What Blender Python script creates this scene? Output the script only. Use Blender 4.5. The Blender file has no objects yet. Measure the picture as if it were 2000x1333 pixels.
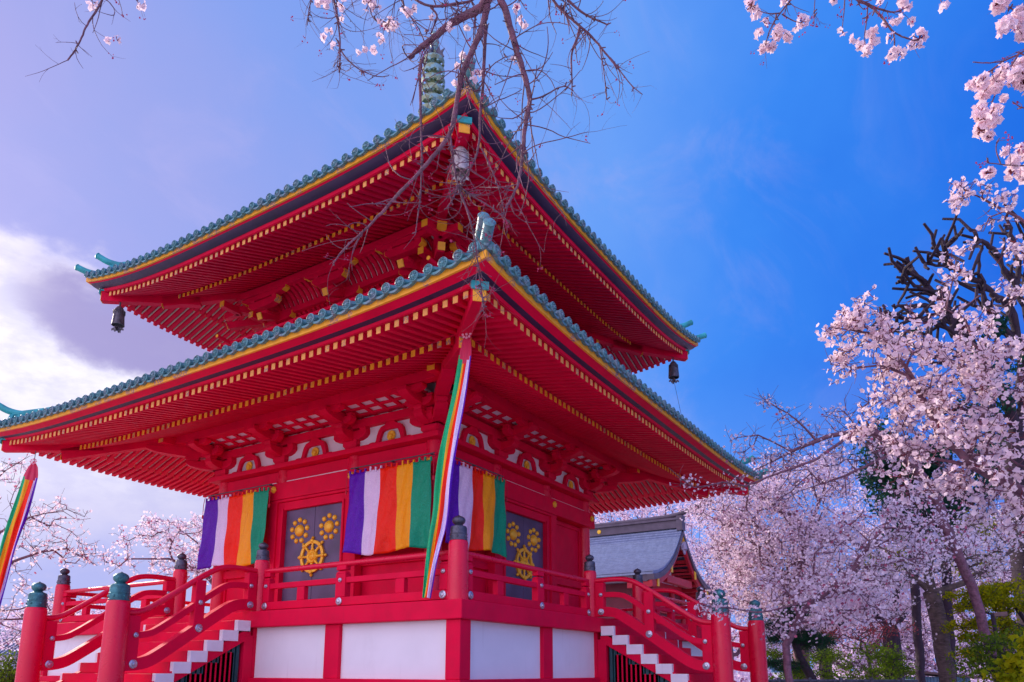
import bpy, bmesh, math, random
import numpy as np
from mathutils import Vector
random.seed(7); RNG = np.random.default_rng(7)
S = bpy.context.scene; COL = S.collection
PI = math.pi; R_ = math.radians

# ------------------------------------------------------------------ camera
CC = np.array([-11.0655, -9.317, 1.6]); YAW, PITCH, ROLL = 0.5628, 0.1926, 0.0019
FPX, SX, SY = 1448.68, 1003.24, 1027.47
_c, _s = math.cos(YAW), math.sin(YAW); _cp, _sp = math.cos(PITCH), math.sin(PITCH)
_F = np.array([_c, _s, 0.]); _R = np.array([_s, -_c, 0.]); _U = np.array([0, 0, 1.])
FW = _F*_cp+_U*_sp; UW = -_F*_sp+_U*_cp
R2 = _R*math.cos(ROLL)+UW*math.sin(ROLL); U2 = -_R*math.sin(ROLL)+UW*math.cos(ROLL)
def ray(u, v): return FW+R2*(u-SX)/FPX+U2*(SY-v)/FPX
def pt(u, v, d): return CC+ray(u, v)*d               # a world point seen in direction (u,v), d metres along the axis
def on(u, v, ax, c): k = ray(u, v); return CC+k*(c-CC[ax])/k[ax]
cd = bpy.data.cameras.new("camera"); cam = bpy.data.objects.new("camera", cd); COL.objects.link(cam); S.camera = cam
from mathutils import Matrix
M3 = Matrix((R2, U2, -FW)).transposed()
cam.matrix_world = Matrix.Translation(Vector(CC)) @ M3.to_4x4()
cd.sensor_width = 36; cd.lens = 36*FPX/2000; cd.shift_x = -(SX-1000)/2000; cd.shift_y = (SY-666.5)/2000
cd.clip_start = .05; cd.clip_end = 2000

# ------------------------------------------------------------------ light
SUN_EL, SUN_AZ = R_(24), R_(84)      # azimuth counted from +x
sdir = Vector((math.cos(SUN_AZ)*math.cos(SUN_EL), math.sin(SUN_AZ)*math.cos(SUN_EL), math.sin(SUN_EL)))
sl = bpy.data.lights.new("sun", 'SUN'); sl.energy = 4.5; sl.angle = R_(.6); sl.color = (1, .86, .74)
so = bpy.data.objects.new("sun", sl); COL.objects.link(so); so.rotation_euler = (-sdir).to_track_quat('-Z', 'Y').to_euler()
S.view_settings.view_transform = 'Standard'; S.view_settings.look = 'None'; S.view_settings.exposure = 0.18; S.view_settings.gamma = 1

class NT:
    """tiny helper for node graphs"""
    def __init__(s, tree): s.t = tree; s.n = tree.nodes; s.l = tree.links
    def put(s, sock, v):
        if isinstance(v, bpy.types.NodeSocket): s.l.new(v, sock)
        else:
            if sock.type == 'RGBA' and not hasattr(v, '__len__'): v = (v, v, v, 1)
            elif sock.type == 'RGBA' and len(v) == 3: v = (*v, 1)
            sock.default_value = v
    def math(s, op, a, b=0., c=None, clamp=False):
        n = s.n.new('ShaderNodeMath'); n.operation = op; n.use_clamp = clamp; s.put(n.inputs[0], a); s.put(n.inputs[1], b)
        if c is not None: s.put(n.inputs[2], c)
        return n.outputs[0]
    def dot(s, a, v):
        n = s.n.new('ShaderNodeVectorMath'); n.operation = 'DOT_PRODUCT'; s.put(n.inputs[0], a); n.inputs[1].default_value = v; return n.outputs['Value']
    def mix(s, f, a, b, mode='MIX'):
        n = s.n.new('ShaderNodeMix'); n.data_type = 'RGBA'; n.blend_type = mode; n.clamp_factor = True
        s.put(n.inputs[0], f); s.put(n.inputs[6], a); s.put(n.inputs[7], b); return n.outputs[2]
    def noise(s, vec, scale, detail=4, rough=.55, dist=0., out=0):
        n = s.n.new('ShaderNodeTexNoise'); s.put(n.inputs['Vector'], vec); n.inputs['Scale'].default_value = scale
        n.inputs['Detail'].default_value = detail; n.inputs['Roughness'].default_value = rough; n.inputs['Distortion'].default_value = dist; return n.outputs[out]
    def rng(s, v, a, b, c=0., d=1., kind='SMOOTHSTEP'):
        n = s.n.new('ShaderNodeMapRange'); n.interpolation_type = kind; s.put(n.inputs[0], v)
        for i, x in enumerate((a, b, c, d)): n.inputs[i+1].default_value = x
        return n.outputs[0]
    def ramp(s, v, stops):
        n = s.n.new('ShaderNodeValToRGB'); e = n.color_ramp.elements
        while len(e) < len(stops): e.new(.5)
        for i, (p, c) in enumerate(stops): e[i].position = p; e[i].color = (*c, 1)
        s.put(n.inputs[0], v); return n.outputs[0]
    def mapping(s, v, scale=(1, 1, 1), loc=(0, 0, 0)):
        n = s.n.new('ShaderNodeMapping'); s.put(n.inputs[0], v); n.inputs['Scale'].default_value = scale; n.inputs['Location'].default_value = loc; return n.outputs[0]

W = bpy.data.worlds.new("World"); S.world = W; W.use_nodes = True
W.node_tree.nodes.clear(); g = NT(W.node_tree)
tc = g.n.new('ShaderNodeTexCoord').outputs['Generated']
sky = g.n.new('ShaderNodeTexSky'); sky.sky_type = 'NISHITA'; sky.sun_disc = False; sky.sun_elevation = SUN_EL
sky.sun_rotation = PI/2-SUN_AZ; sky.air_density = 1.2; sky.dust_density = 1.5; sky.ozone_density = 3
def du(u, v):
    k = ray(u, v); return tuple(k/np.linalg.norm(k))
side = g.dot(tc, tuple(_R)); elev = g.dot(tc, (0, 0, 1)); fwd = g.dot(tc, tuple(_F))
warp = g.noise(tc, 2.2, 5, .6)
sd = g.math('ADD', side, g.math('MULTIPLY', g.math('SUBTRACT', warp, .5), .45))
sd = g.math('ADD', sd, g.math('MULTIPLY', elev, .10))
blue = g.ramp(g.rng(sd, -.6, .62, 0, 1, 'LINEAR'), [(0., (.42, .36, .72)), (.20, (.31, .35, .76)), (.42, (.19, .33, .82)), (.60, (.13, .33, .88)), (.78, (.035, .23, .85)), (1., (0., .12, .73))])
hor = g.rng(elev, .0, .42, 1, 0)
blue = g.mix(g.math('MULTIPLY', hor, .55), blue, (.30, .42, .92))
wisp = g.noise(g.mapping(tc, (1.2, 3.2, 2.6), (1, 4, 2)), 2.2, 7, .62, .9)
blue = g.mix(g.math('MULTIPLY', g.rng(wisp, .48, .72), g.rng(side, .55, -.2, .05, .40)), blue, (.44, .42, .80))
# cloud bank low on the left, towards the sun (laid out on the sky dome: az = tangent of the bearing, elev = height)
az = g.math('DIVIDE', side, g.math('MAXIMUM', fwd, .02))
n1 = g.noise(g.mapping(tc, (1, 1, 1.6)), 7.5, 8, .58, .3)
n2 = g.noise(g.mapping(tc, (1, 1, 2.2), (3.1, 1.7, .4)), 6., 7, .6)
n3 = g.noise(g.mapping(tc, (1, 1, 1.5), (7.1, .7, 2.4)), 16., 6, .6)
zw = g.math('ADD', elev, g.math('MULTIPLY', g.math('SUBTRACT', n1, .5), .11))
zw = g.math('ADD', zw, g.math('MULTIPLY', g.math('SUBTRACT', n3, .5), .035))
cm = g.math('MULTIPLY', g.rng(zw, .462, .432), g.rng(az, -.20, -.42))
cm = g.math('MULTIPLY', cm, g.rng(fwd, .05, .2))
ax_ = g.math('DIVIDE', g.math('ADD', az, .53), .18)
az_ = g.math('DIVIDE', g.math('ADD', g.math('ADD', zw, -.388), g.math('MULTIPLY', g.math('ADD', az, .57), .15)), .040)
ee = g.math('ADD', g.math('MULTIPLY', ax_, ax_), g.math('MULTIPLY', az_, az_))
dk2 = g.rng(ee, 1.7, .45)
shade = g.ramp(g.math('MULTIPLY', zw, 2.), [(0., (.30, .36, .78)), (.22, (.36, .38, .76)), (.36, (.62, .58, .80)), (.5, (.80, .76, .88)), (.66, (.98, .93, 1.)), (.84, (.92, .86, .97)), (.92, (.72, .66, .90))])
shade = g.mix(g.math('MULTIPLY', g.rng(n2, .56, .42), .45), shade, (.46, .44, .74))
cloud = g.mix(g.math('MULTIPLY', dk2, .92), shade, (.30, .24, .52))
soft = g.rng(az, -.50, -.66)          # the bright rim only shows at the far left
cloud = g.mix(g.math('MULTIPLY', g.rng(zw, .385, .42), g.math('SUBTRACT', 1., soft)), cloud, (.33, .30, .62))
cust = g.mix(g.math('MULTIPLY', cm, .95), blue, cloud)
# thin veil over the left half, unseen bright sky added behind camera as fill
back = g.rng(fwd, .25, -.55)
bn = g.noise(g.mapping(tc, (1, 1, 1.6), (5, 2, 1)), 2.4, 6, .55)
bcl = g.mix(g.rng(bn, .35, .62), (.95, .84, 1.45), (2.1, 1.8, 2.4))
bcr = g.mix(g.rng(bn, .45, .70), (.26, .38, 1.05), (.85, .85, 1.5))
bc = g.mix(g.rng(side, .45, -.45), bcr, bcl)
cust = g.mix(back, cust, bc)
nis = g.mix(1., sky.outputs[0], (.8, .9, 1.25), 'MULTIPLY')
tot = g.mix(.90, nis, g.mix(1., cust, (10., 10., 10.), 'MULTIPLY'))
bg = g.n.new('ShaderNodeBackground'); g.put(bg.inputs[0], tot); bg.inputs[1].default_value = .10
wo = g.n.new('ShaderNodeOutputWorld'); g.l.new(bg.outputs[0], wo.inputs[0])

# ------------------------------------------------------------------ materials
def mat(name, col, rough=.5, metal=0., spec=.5, var=.12, vs=3., bump=0., bs=30., coat=0., fn=None):
    m = bpy.data.materials.new(name); m.use_nodes = True; t = m.node_tree; b = t.nodes['Principled BSDF']; h = NT(t)
    oc = h.n.new('ShaderNodeTexCoord').outputs['Object']
    c = h.mix(h.rng(h.noise(oc, vs, 5, .6), .3, .7), tuple(x*(1-var) for x in col), tuple(min(1, x*(1+var)) for x in col))
    if fn: c = fn(h, oc, c, b) or c
    h.put(b.inputs['Base Color'], c)
    h.put(b.inputs['Roughness'], h.rng(h.noise(oc, vs*4, 3), .3, .7, max(.04, rough-.08), min(1, rough+.1), 'LINEAR'))
    b.inputs['Metallic'].default_value = metal; b.inputs['Specular IOR Level'].default_value = spec; b.inputs['Coat Weight'].default_value = coat
    if bump:
        bn = h.n.new('ShaderNodeBump'); bn.inputs['Strength'].default_value = bump; bn.inputs['Distance'].default_value = .02
        h.put(bn.inputs['Height'], h.noise(oc, bs, 4)); h.l.new(bn.outputs[0], b.inputs['Normal'])
    return m
def weather(h, oc, c, b):      # faded streaks on painted timber
    n = h.noise(h.mapping(oc, (6, 6, .8)), 2.2, 6, .65)
    return h.mix(h.rng(n, .58, .78, 0, .35), c, (.42, .02, .045))
RED = mat('red_paint', (.74, .002, .046), .58, spec=.12, var=.08, bump=.06, bs=14, fn=weather)
RED2 = mat('red_board', (.56, .001, .036), .65, spec=.2, var=.12, bump=.05)
REDG = mat('red_gloss', (.74, .002, .042), .30, spec=.42, var=.06, vs=2, bump=.03, bs=9)
def plast(h, oc, c, b):
    n = h.noise(h.mapping(oc, (1.4, 1.4, .5)), 2., 6, .6); st = h.noise(h.mapping(oc, (14, 14, .8)), 1., 4, .5)
    c = h.mix(h.rng(n, .55, .8, 0, .3), c, (.58, .54, .56)); return h.mix(h.rng(st, .62, .8, 0, .25), c, (.55, .5, .52))
WHITE = mat('white_plaster', (.80, .78, .80), .8, var=.03, vs=2, bump=.04, bs=60, fn=plast)
WHITEP = mat('white_paint', (.80, .77, .80), .6, var=.05, vs=6, fn=plast)
def agedgold(h, oc, c, b):
    n = h.noise(oc, 3.3, 2, .5); m2 = h.noise(oc, 40, 3, .6)
    c = h.mix(h.math('MULTIPLY', h.rng(n, .52, .62), h.rng(m2, .42, .58)), c, (.42, .22, .20)); return c
CREAM = mat('cream_line', (.80, .70, .62), .6)
YEL = mat('yellow_paint', (.98, .42, .02), .55, var=.1, vs=9, fn=agedgold)
YELP = mat('rafter_end_yellow', (.90, .42, .10), .55, var=.12, vs=9, fn=agedgold)
GOLD = mat('gold_leaf', (1., .56, .03), .4, metal=.2, var=.1, vs=12, bump=.2, bs=80)
DARK = mat('dark_eave_board', (.035, .012, .05), .45, var=.2, vs=4)
DOOR = mat('dark_door_lacquer', (.10, .07, .14), .42, var=.25, vs=3, bump=.03)
def patina(h, oc, c, b):
    n = h.noise(oc, 9, 6, .65); n3 = h.noise(oc, 2.2, 3)
    c = h.mix(h.rng(n, .46, .62), c, (.20, .29, .32)); n4 = h.noise(oc, 26, 4, .6); return h.mix(h.rng(n4, .52, .68, 0, .75), c, (.07, .10, .14))
COPPER = mat('patina_copper', (.10, .28, .29), .5, metal=.1, var=.2, vs=7, bump=.25, bs=60, fn=patina)
TEAL = mat('bright_verdigris', (.03, .36, .36), .5, metal=.1, var=.25, vs=5, bump=.15)
BRONZE = mat('dark_bronze', (.10, .10, .13), .42, metal=.6, var=.35, vs=14, bump=.3, bs=90)
BRTEAL = mat('green_bronze', (.05, .19, .20), .42, metal=.5, var=.4, vs=14, bump=.3, bs=90)
BELLM = mat('pale_bell_metal', (.42, .38, .36), .55, metal=.4, var=.3, vs=12, bump=.3, bs=50)
BELLD = mat('weathered_bell_metal', (.12, .11, .13), .55, metal=.4, var=.4, vs=12, bump=.3, bs=50)
STEEL = mat('bolt_steel', (.50, .52, .60), .3, metal=.8, var=.15, vs=30)
GREENS = mat('dark_green_slats', (.012, .075, .085), .6, var=.3)
GREY = mat('grey_screen', (.55, .57, .62), .6, var=.15, vs=20)
STONE = mat('granite', (.34, .32, .31), .8, var=.25, vs=20, bump=.4, bs=120)
GRAVEL = mat('pale_gravel', (.55, .49, .47), .95, var=.2, vs=1.2, bump=.8, bs=50)
CORD = mat('red_cord', (.55, .02, .05), .8)
WIRE = mat('wire', (.08, .08, .1), .5)
def barkf(h, oc, c, b):
    w = h.noise(h.mapping(oc, (5, 5, 26)), 1.6, 5, .6, .4); return h.mix(h.rng(w, .45, .68, 0, .7), c, (.20, .13, .15))
BARK = mat('cherry_bark', (.18, .075, .11), .75, var=.4, vs=18, bump=.9, bs=60, fn=barkf)
BARKG = mat('grey_bark', (.11, .08, .065), .85, var=.4, vs=9, bump=1., bs=40, fn=barkf)
BARKD = mat('dark_bark', (.035, .02, .035), .85, var=.3, vs=9, bump=1., bs=40)
def leafmat(name, a, b_, trans=.5, core=None):
    m = bpy.data.materials.new(name); m.use_nodes = True; t = m.node_tree; h = NT(t); t.nodes.remove(t.nodes['Principled BSDF'])
    out = t.nodes['Material Output']; ge = h.n.new('ShaderNodeNewGeometry')
    ri = ge.outputs['Random Per Island']
    c = h.mix(ri, a, b_)
    n = h.noise(h.n.new('ShaderNodeTexCoord').outputs['Object'], .9, 3); c = h.mix(h.rng(n, .35, .7, 0, .35), c, tuple(x*.8 for x in b_))
    if core: c = h.mix(h.rng(ri, .90, .92), c, core)
    d = h.n.new('ShaderNodeBsdfDiffuse'); tr = h.n.new('ShaderNodeBsdfTranslucent'); mx = h.n.new('ShaderNodeMixShader'); mx.inputs[0].default_value = trans
    h.put(d.inputs[0], c); h.put(tr.inputs[0], c); h.l.new(d.outputs[0], mx.inputs[1]); h.l.new(tr.outputs[0], mx.inputs[2]); h.l.new(mx.outputs[0], out.inputs[0])
    return m
BLOS = leafmat('blossom_near', (.98, .86, .87), (.96, .76, .81), .5)
BLOSM = leafmat('blossom_mid', (.99, .90, .94), (.96, .81, .89), .5, (.55, .16, .24))
BLOSF = leafmat('blossom_far', (.98, .88, .94), (.95, .79, .90), .5, (.42, .16, .26))
BUD = leafmat('bud', (.55, .10, .22), (.40, .05, .14), .3)
CALYX = leafmat('calyx', (.30, .05, .10), (.22, .06, .05), .2)
LEAFD = leafmat('leaf_dark', (.012, .055, .045), (.03, .10, .06), .3)
LEAFY = leafmat('leaf_yellow', (.52, .46, .01), (.20, .28, .01), .55)
LEAFG = leafmat('leaf_green', (.07, .15, .015), (.16, .24, .02), .45)
LEAFR = leafmat('leaf_red', (.42, .06, .08), (.28, .05, .06), .4)
PINE = leafmat('pine_needle', (.015, .06, .035), (.03, .09, .04), .2)

# ------------------------------------------------------------------ mesh helpers
def tag(o, label=None, cat=None, group=None, kind=None):
    if label: o['label'] = label
    if cat: o['category'] = cat
    if group: o['group'] = group
    if kind: o['kind'] = kind
    return o
def thing(name, label, cat, loc=(0, 0, 0), group=None):
    o = bpy.data.objects.new(name, None); COL.objects.link(o); o.location = loc; o.empty_display_size = .2
    return tag(o, label, cat, group)
def link(name, me, parent=None):
    o = bpy.data.objects.new(name, me); COL.objects.link(o)
    if parent:
        o.parent = parent
        b = Vector((0, 0, 0)); q = parent
        while q: b += q.location; q = q.parent
        o.location = -b
    return o
class MB:
    def __init__(s, T=None): s.v = []; s.f = []; s.m = []; s.T = T; s.c = []
    def cut(s): s.c.append((len(s.v), len(s.f)))        # a new separate piece starts here
    def add(s, vs, fs, m=0):
        k = len(s.v); T = s.T
        s.v += [tuple(T(*p)) if T else tuple(p) for p in vs]; s.f += [tuple(i+k for i in f) for f in fs]; s.m += [m]*len(fs)
    def hexa(s, c8, m=0): s.add(c8, [(0, 3, 2, 1), (4, 5, 6, 7), (0, 1, 5, 4), (1, 2, 6, 5), (2, 3, 7, 6), (3, 0, 4, 7)], m)
    def box(s, x0, x1, y0, y1, z0, z1, m=0): s.hexa([(x0, y0, z0), (x1, y0, z0), (x1, y1, z0), (x0, y1, z0), (x0, y0, z1), (x1, y0, z1), (x1, y1, z1), (x0, y1, z1)], m)
    def beam(s, a, b, w, h, m=0, up=(0, 0, 1)):      # centred on the line a-b
        a = Vector(a); b = Vector(b); d = (b-a).normalized(); sx = d.cross(Vector(up)).normalized()*w/2; uz = sx.cross(d).normalized()*h/2
        s.hexa([a-sx-uz, a+sx-uz, b+sx-uz, b-sx-uz, a-sx+uz, a+sx+uz, b+sx+uz, b-sx+uz], m)
    def prism(s, poly, f, t0, t1, m=0):               # poly 2D outline, f(a,b,t)->3D
        n = len(poly); vs = [f(a, b, t0) for a, b in poly]+[f(a, b, t1) for a, b in poly]
        s.add(vs, [tuple(range(n))[::-1], tuple(range(n, 2*n))]+[(i, (i+1) % n, n+(i+1) % n, n+i) for i in range(n)], m)
    def sweep(s, path, w, h, m=0, side=(1, 0, 0)):    # rectangular bar along a polyline, side = constant side direction
        sd = Vector(side); P = [Vector(p) for p in path]; vs = []
        for i, p in enumerate(P):
            d = (P[min(i+1, len(P)-1)]-P[max(i-1, 0)]).normalized(); u = sd.cross(d).normalized()
            if u.z < 0: u = -u
            vs += [p-sd*w/2-u*h/2, p+sd*w/2-u*h/2, p+sd*w/2+u*h/2, p-sd*w/2+u*h/2]
        fs = [(0, 1, 2, 3), tuple(len(vs)-4+i for i in (3, 2, 1, 0))]
        for i in range(len(P)-1):
            for j in range(4): fs.append((4*i+j, 4*i+(j+1) % 4, 4*i+4+(j+1) % 4, 4*i+4+j))
        s.add(vs, fs, m)
    def tube(s, path, r, k=8, m=0, cap=True):
        P = [Vector(p) for p in path]; n = len(P); rr = r if hasattr(r, '__len__') else [r]*n; vs = []; ref = None
        for i, p in enumerate(P):
            d = (P[min(i+1, n-1)]-P[max(i-1, 0)]).normalized()
            if ref is None: ref = d.orthogonal().normalized()
            ref = (ref-d*ref.dot(d)).normalized(); e = d.cross(ref)
            vs += [p+(ref*math.cos(2*PI*j/k)+e*math.sin(2*PI*j/k))*rr[i] for j in range(k)]
        fs = [(i*k+j, i*k+(j+1) % k, (i+1)*k+(j+1) % k, (i+1)*k+j) for i in range(n-1) for j in range(k)]
        if cap: fs += [tuple(range(k))[::-1], tuple((n-1)*k+j for j in range(k))]
        s.add(vs, fs, m)
    def lathe(s, prof, o=(0, 0, 0), ax=(0, 0, 1), k=20, m=0):   # prof (r,h) along ax from o
        o = Vector(o); a = Vector(ax).normalized(); e1 = a.orthogonal().normalized(); e2 = a.cross(e1); vs = []
        for r, h in prof: vs += [o+a*h+(e1*math.cos(2*PI*j/k)+e2*math.sin(2*PI*j/k))*max(r, 1e-4) for j in range(k)]
        n = len(prof)
        fs = [(i*k+j, i*k+(j+1) % k, (i+1)*k+(j+1) % k, (i+1)*k+j) for i in range(n-1) for j in range(k)]+[tuple(range(k))[::-1], tuple((n-1)*k+j for j in range(k))]
        s.add(vs, fs, m)
    def build(s, name, mats, parent=None, smooth=None, bevel=0, recalc=True, kind=None):
        if s.c:
            c = [(0, 0)]*(s.c[0] != (0, 0))+s.c+[(len(s.v), len(s.f))]; o = None
            for (v0, f0), (v1, f1) in zip(c, c[1:]):
                if f1 == f0: continue
                q = MB(); q.v = s.v[v0:v1]; q.f = [tuple(i-v0 for i in f) for f in s.f[f0:f1]]; q.m = s.m[f0:f1]
                o = q.build(name, mats, parent, smooth, bevel, recalc, kind)
            return o
        me = bpy.data.meshes.new(name); me.from_pydata(s.v, [], s.f)
        for m in (mats if isinstance(mats, (list, tuple)) else [mats]): me.materials.append(m)
        me.polygons.foreach_set('material_index', s.m)
        if recalc:
            b = bmesh.new(); b.from_mesh(me); bmesh.ops.recalc_face_normals(b, faces=b.faces); b.to_mesh(me); b.free()
        if smooth:
            me.polygons.foreach_set('use_smooth', [True]*len(me.polygons)); me.set_sharp_from_angle(angle=R_(smooth))
        o = link(name, me, parent)
        if bevel:
            bm = o.modifiers.new('bevel', 'BEVEL'); bm.width = bevel; bm.segments = 2; bm.limit_method = 'ANGLE'; bm.angle_limit = R_(50); bm.harden_normals = False
        if kind: o['kind'] = kind
        return o
def np_mesh(name, V, quads=None, tris=None, mats=(), parent=None, midx=None, smooth=False):
    me = bpy.data.meshes.new(name); V = np.asarray(V, np.float32); me.vertices.add(len(V)); me.vertices.foreach_set('co', V.ravel())
    loops = []; starts = []; tot = []; k = 0
    for F in (quads, tris):
        if F is None or len(F) == 0: continue
        F = np.asarray(F, np.int32); n = F.shape[1]; loops.append(F.ravel()); starts.append(k+np.arange(len(F))*n); tot.append(np.full(len(F), n)); k += F.size
    loops = np.concatenate(loops); me.loops.add(len(loops)); me.loops.foreach_set('vertex_index', loops)
    st = np.concatenate(starts).astype(np.int32); me.polygons.add(len(st)); me.polygons.foreach_set('loop_start', st); me.polygons.foreach_set('loop_total', np.concatenate(tot).astype(np.int32))
    for m in mats: me.materials.append(m)
    if midx is not None: me.polygons.foreach_set('material_index', np.asarray(midx, np.int32))
    if smooth: me.polygons.foreach_set('use_smooth', np.ones(len(st), bool))
    me.update(calc_edges=True); me.validate()
    return link(name, me, parent)
def F4(k):   # frame of face k: (u along the wall, n outward, z)
    return [lambda u, n, z: (u, -n, z), lambda u, n, z: (n, u, z), lambda u, n, z: (-u, n, z), lambda u, n, z: (-n, -u, z)][k]
def smoothpath(pts, it=2):
    P = [Vector(p) for p in pts]
    for _ in range(it):
        Q = [P[0]]
        for a, b in zip(P, P[1:]): Q += [a*.75+b*.25, a*.25+b*.75]
        P = Q+[P[-1]]
    return P

# ------------------------------------------------------------------ ground
def ground():
    m = MB(); N = 36; R0 = 900
    rad = [0, 8, 20, 40, 80, 160, 320, 900]; vs = [(0, 0, 0)]
    for r in rad[1:]: vs += [(r*math.cos(2*PI*j/N), r*math.sin(2*PI*j/N), 0) for j in range(N)]
    fs = [(0, 1+j, 1+(j+1) % N) for j in range(N)]
    for i in range(len(rad)-2):
        a = 1+i*N; fs += [(a+j, a+N+j, a+N+(j+1) % N, a+(j+1) % N) for j in range(N)]
    m.add(vs, fs)
    tag(m.build('ground', GRAVEL), kind='structure')
ground()
m = MB(); m.box(-6.9, 6.9, -6.9, 6.9, .004, 1.12); m.box(-7.02, 7.02, -7.02, 7.02, 1.122, 1.20)
tag(m.build('stone_terrace', STONE, bevel=.01), kind='structure')

# ================================================================== PAGODA
PG = thing('pagoda', 'large two storied red pagoda with green tiled eaves and golden door emblems', 'pagoda', (0, 0, 1.2))
def ring(mb, prof, lf=lambda u: 0., m=0, N=24, T=True):
    """closed (n,z) profile swept round the four sides with mitred corners; lf(u) lifts it towards the corners"""
    k = len(prof); vs = []
    ts = [math.sin(PI/2*(2*i/N-1)) for i in range(N)]
    for s_ in range(4):
        f = F4(s_)
        for t in ts: vs += [f(t*n, n, z+lf(t*n)) for n, z in prof]
    M = 4*N
    fs = [(i*k+j, i*k+(j+1) % k, ((i+1) % M)*k+(j+1) % k, ((i+1) % M)*k+j) for i in range(M) for j in range(k)]
    mb.add(vs, fs, m)
def rect(n0, n1, z0, z1): return [(n0, z0), (n1, z0), (n1, z1), (n0, z1)]

def tier(E, zg, lift, pw, tin, tout, purl, top, wall, tile, label):
    """one roof: E half-width at the gold trim, zg its bottom; tin/tout=(n,zc) of rafter tips; purl=(n,z) rafter underside there"""
    lf = lambda u: lift*(min(abs(u)/E, 1.05))**pw
    big = label
    PGr = PG
    ni, zi = tin; no, zo = tout; pn, pz = purl
    sp = .138; rw = .066; rh = .085
    sl = (pz+rh/2-zi)/(ni-pn); so_ = (zi+.115-zo)/(no-ni+.12)
    zin = lambda n: zi+(ni-n)*sl
    zou = lambda n: zo+(no-n)*so_
    for k in range(4):
        a = MB(F4(k)); b = MB(F4(k)); nr = int(ni/sp)
        for i in range(-int(no/sp), int(no/sp)+1):
            u = i*sp; l = lf(u)
            if abs(u) < ni-.16:
                n0 = max(wall-.05, abs(u)+.07); n1 = ni
                if n1-n0 > .05:
                    w = rw/2; c = []
                    for n in (n0, n1): c += [(u-w, n, zin(n)+l-rh/2), (u+w, n, zin(n)+l-rh/2), (u+w, n, zin(n)+l+rh/2), (u-w, n, zin(n)+l+rh/2)]
                    a.hexa([c[0], c[1], c[5], c[4], c[3], c[2], c[6], c[7]])
                    if k in (1, 2): q_ = -1 if k == 1 else 1; a.hexa([(u+(x_-u)*-q_, n_, zin(n_)+l+z_) for z_ in (rh/2-.030, rh/2-.002) for x_, n_ in ((u-w-.016, n0+.05), (u-w-.001, n0+.05), (u-w-.001, n1-.04), (u-w-.016, n1-.04))], 2)
                    a.box(u-w*.97, u+w*.97, n1, n1+.006, zin(n1)+l-rh*.48, zin(n1)+l+rh*.48, 1)
            if abs(u) < no-.16:
                n0 = max(ni-.12, abs(u)+.08); n1 = no; w = rw/2
                if n1-n0 > .04:
                    c = []
                    for n in (n0, n1): c += [(u-w, n, zou(n)+l-rh/2), (u+w, n, zou(n)+l-rh/2), (u+w, n, zou(n)+l+rh/2), (u-w, n, zou(n)+l+rh/2)]
                    b.hexa([c[0], c[1], c[5], c[4], c[3], c[2], c[6], c[7]])
                    if k in (1, 2): q_ = -1 if k == 1 else 1; b.hexa([(u+(x_-u)*-q_, n_, zou(n_)+l+z_) for z_ in (rh/2-.030, rh/2-.002) for x_, n_ in ((u-w-.016, n0+.12), (u-w-.001, n0+.12), (u-w-.001, n1-.05), (u-w-.016, n1-.05))], 2)
                    b.box(u-w*.97, u+w*.97, n1, n1+.006, zou(n1)+l-rh*.48, zou(n1)+l+rh*.48, 1)
        a.build('base_rafter_row', [RED, YEL, CREAM], PGr, recalc=True); b.build('flying_rafter_row', [RED, YELP, CREAM], PGr)
    s = MB(); h = rh/2
    ring(s, [(wall-.05, zin(wall-.05)+h), (ni+.02, zin(ni+.02)+h), (ni+.02, zin(ni+.02)+h+.03), (wall-.05, zin(wall-.05)+h+.03)], lf)
    ring(s, [(ni-.12, zou(ni-.12)+h), (no+.03, zou(no+.03)+h), (no+.03, zou(no+.03)+h+.03), (ni-.12, zou(ni-.12)+h+.03)], lf)
    s.build('soffit_boards', RED2, PGr)
    s = MB()                                   # kioi over the inner tips, kayaoi over the outer ones
    ring(s, rect(ni-.10, ni-.035, zi+h+.033, zi+.115-h+.02), lf)
    z1 = zou(no)+h
    ring(s, [(no-.06, z1+.002), (no+.045, z1+.002), (no+.085, zg-.045), (no+.02, zg-.0)], lf)
    s.build('eave_board', RED, PGr, smooth=40)
    s = MB(); e0 = no+.088; dz = zg-z1
    ring(s, [(e0-.02, z1+dz*.30), (e0+.055, z1+dz*.42), (e0+.10, z1+dz*.80), (e0+.05, z1+dz*1.05), (e0-.04, z1+dz*.9)], lf)
    s.build('dark_eave_moulding', DARK, PGr, smooth=40)
    s = MB(); ring(s, [(e0+.06, zg-.052), (E-.015, zg-.012), (E-.02, zg+.04), (e0, zg+.04)], lf); s.build('under_eave_board', RED, PGr)
    s = MB(); ring(s, rect(E-.03, E+.012, zg-.012, zg+.072), lf, N=40); s.build('gold_trim', YEL, PGr)
    # tiled surface
    nt, zt = top; z0 = zg+.10; Sx = E-nt; q = .34*(zt-z0)/Sx**2; aa = (zt-z0-q*Sx*Sx)/Sx
    zr = lambda n: z0+aa*(E-n)+q*(E-n)**2
    s = MB(); K = 10; vs = []; fs = []
    pr = [(E+.03-(E+.03-nt)*i/K) for i in range(K+1)]
    ring(s, [(n, zr(n)) for n in pr]+[(nt, zr(nt)-.1), (E-.03, zg+.075)], lambda u: lf(u), N=20)
    s.build('roof_deck', COPPER, PGr, smooth=50)
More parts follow.
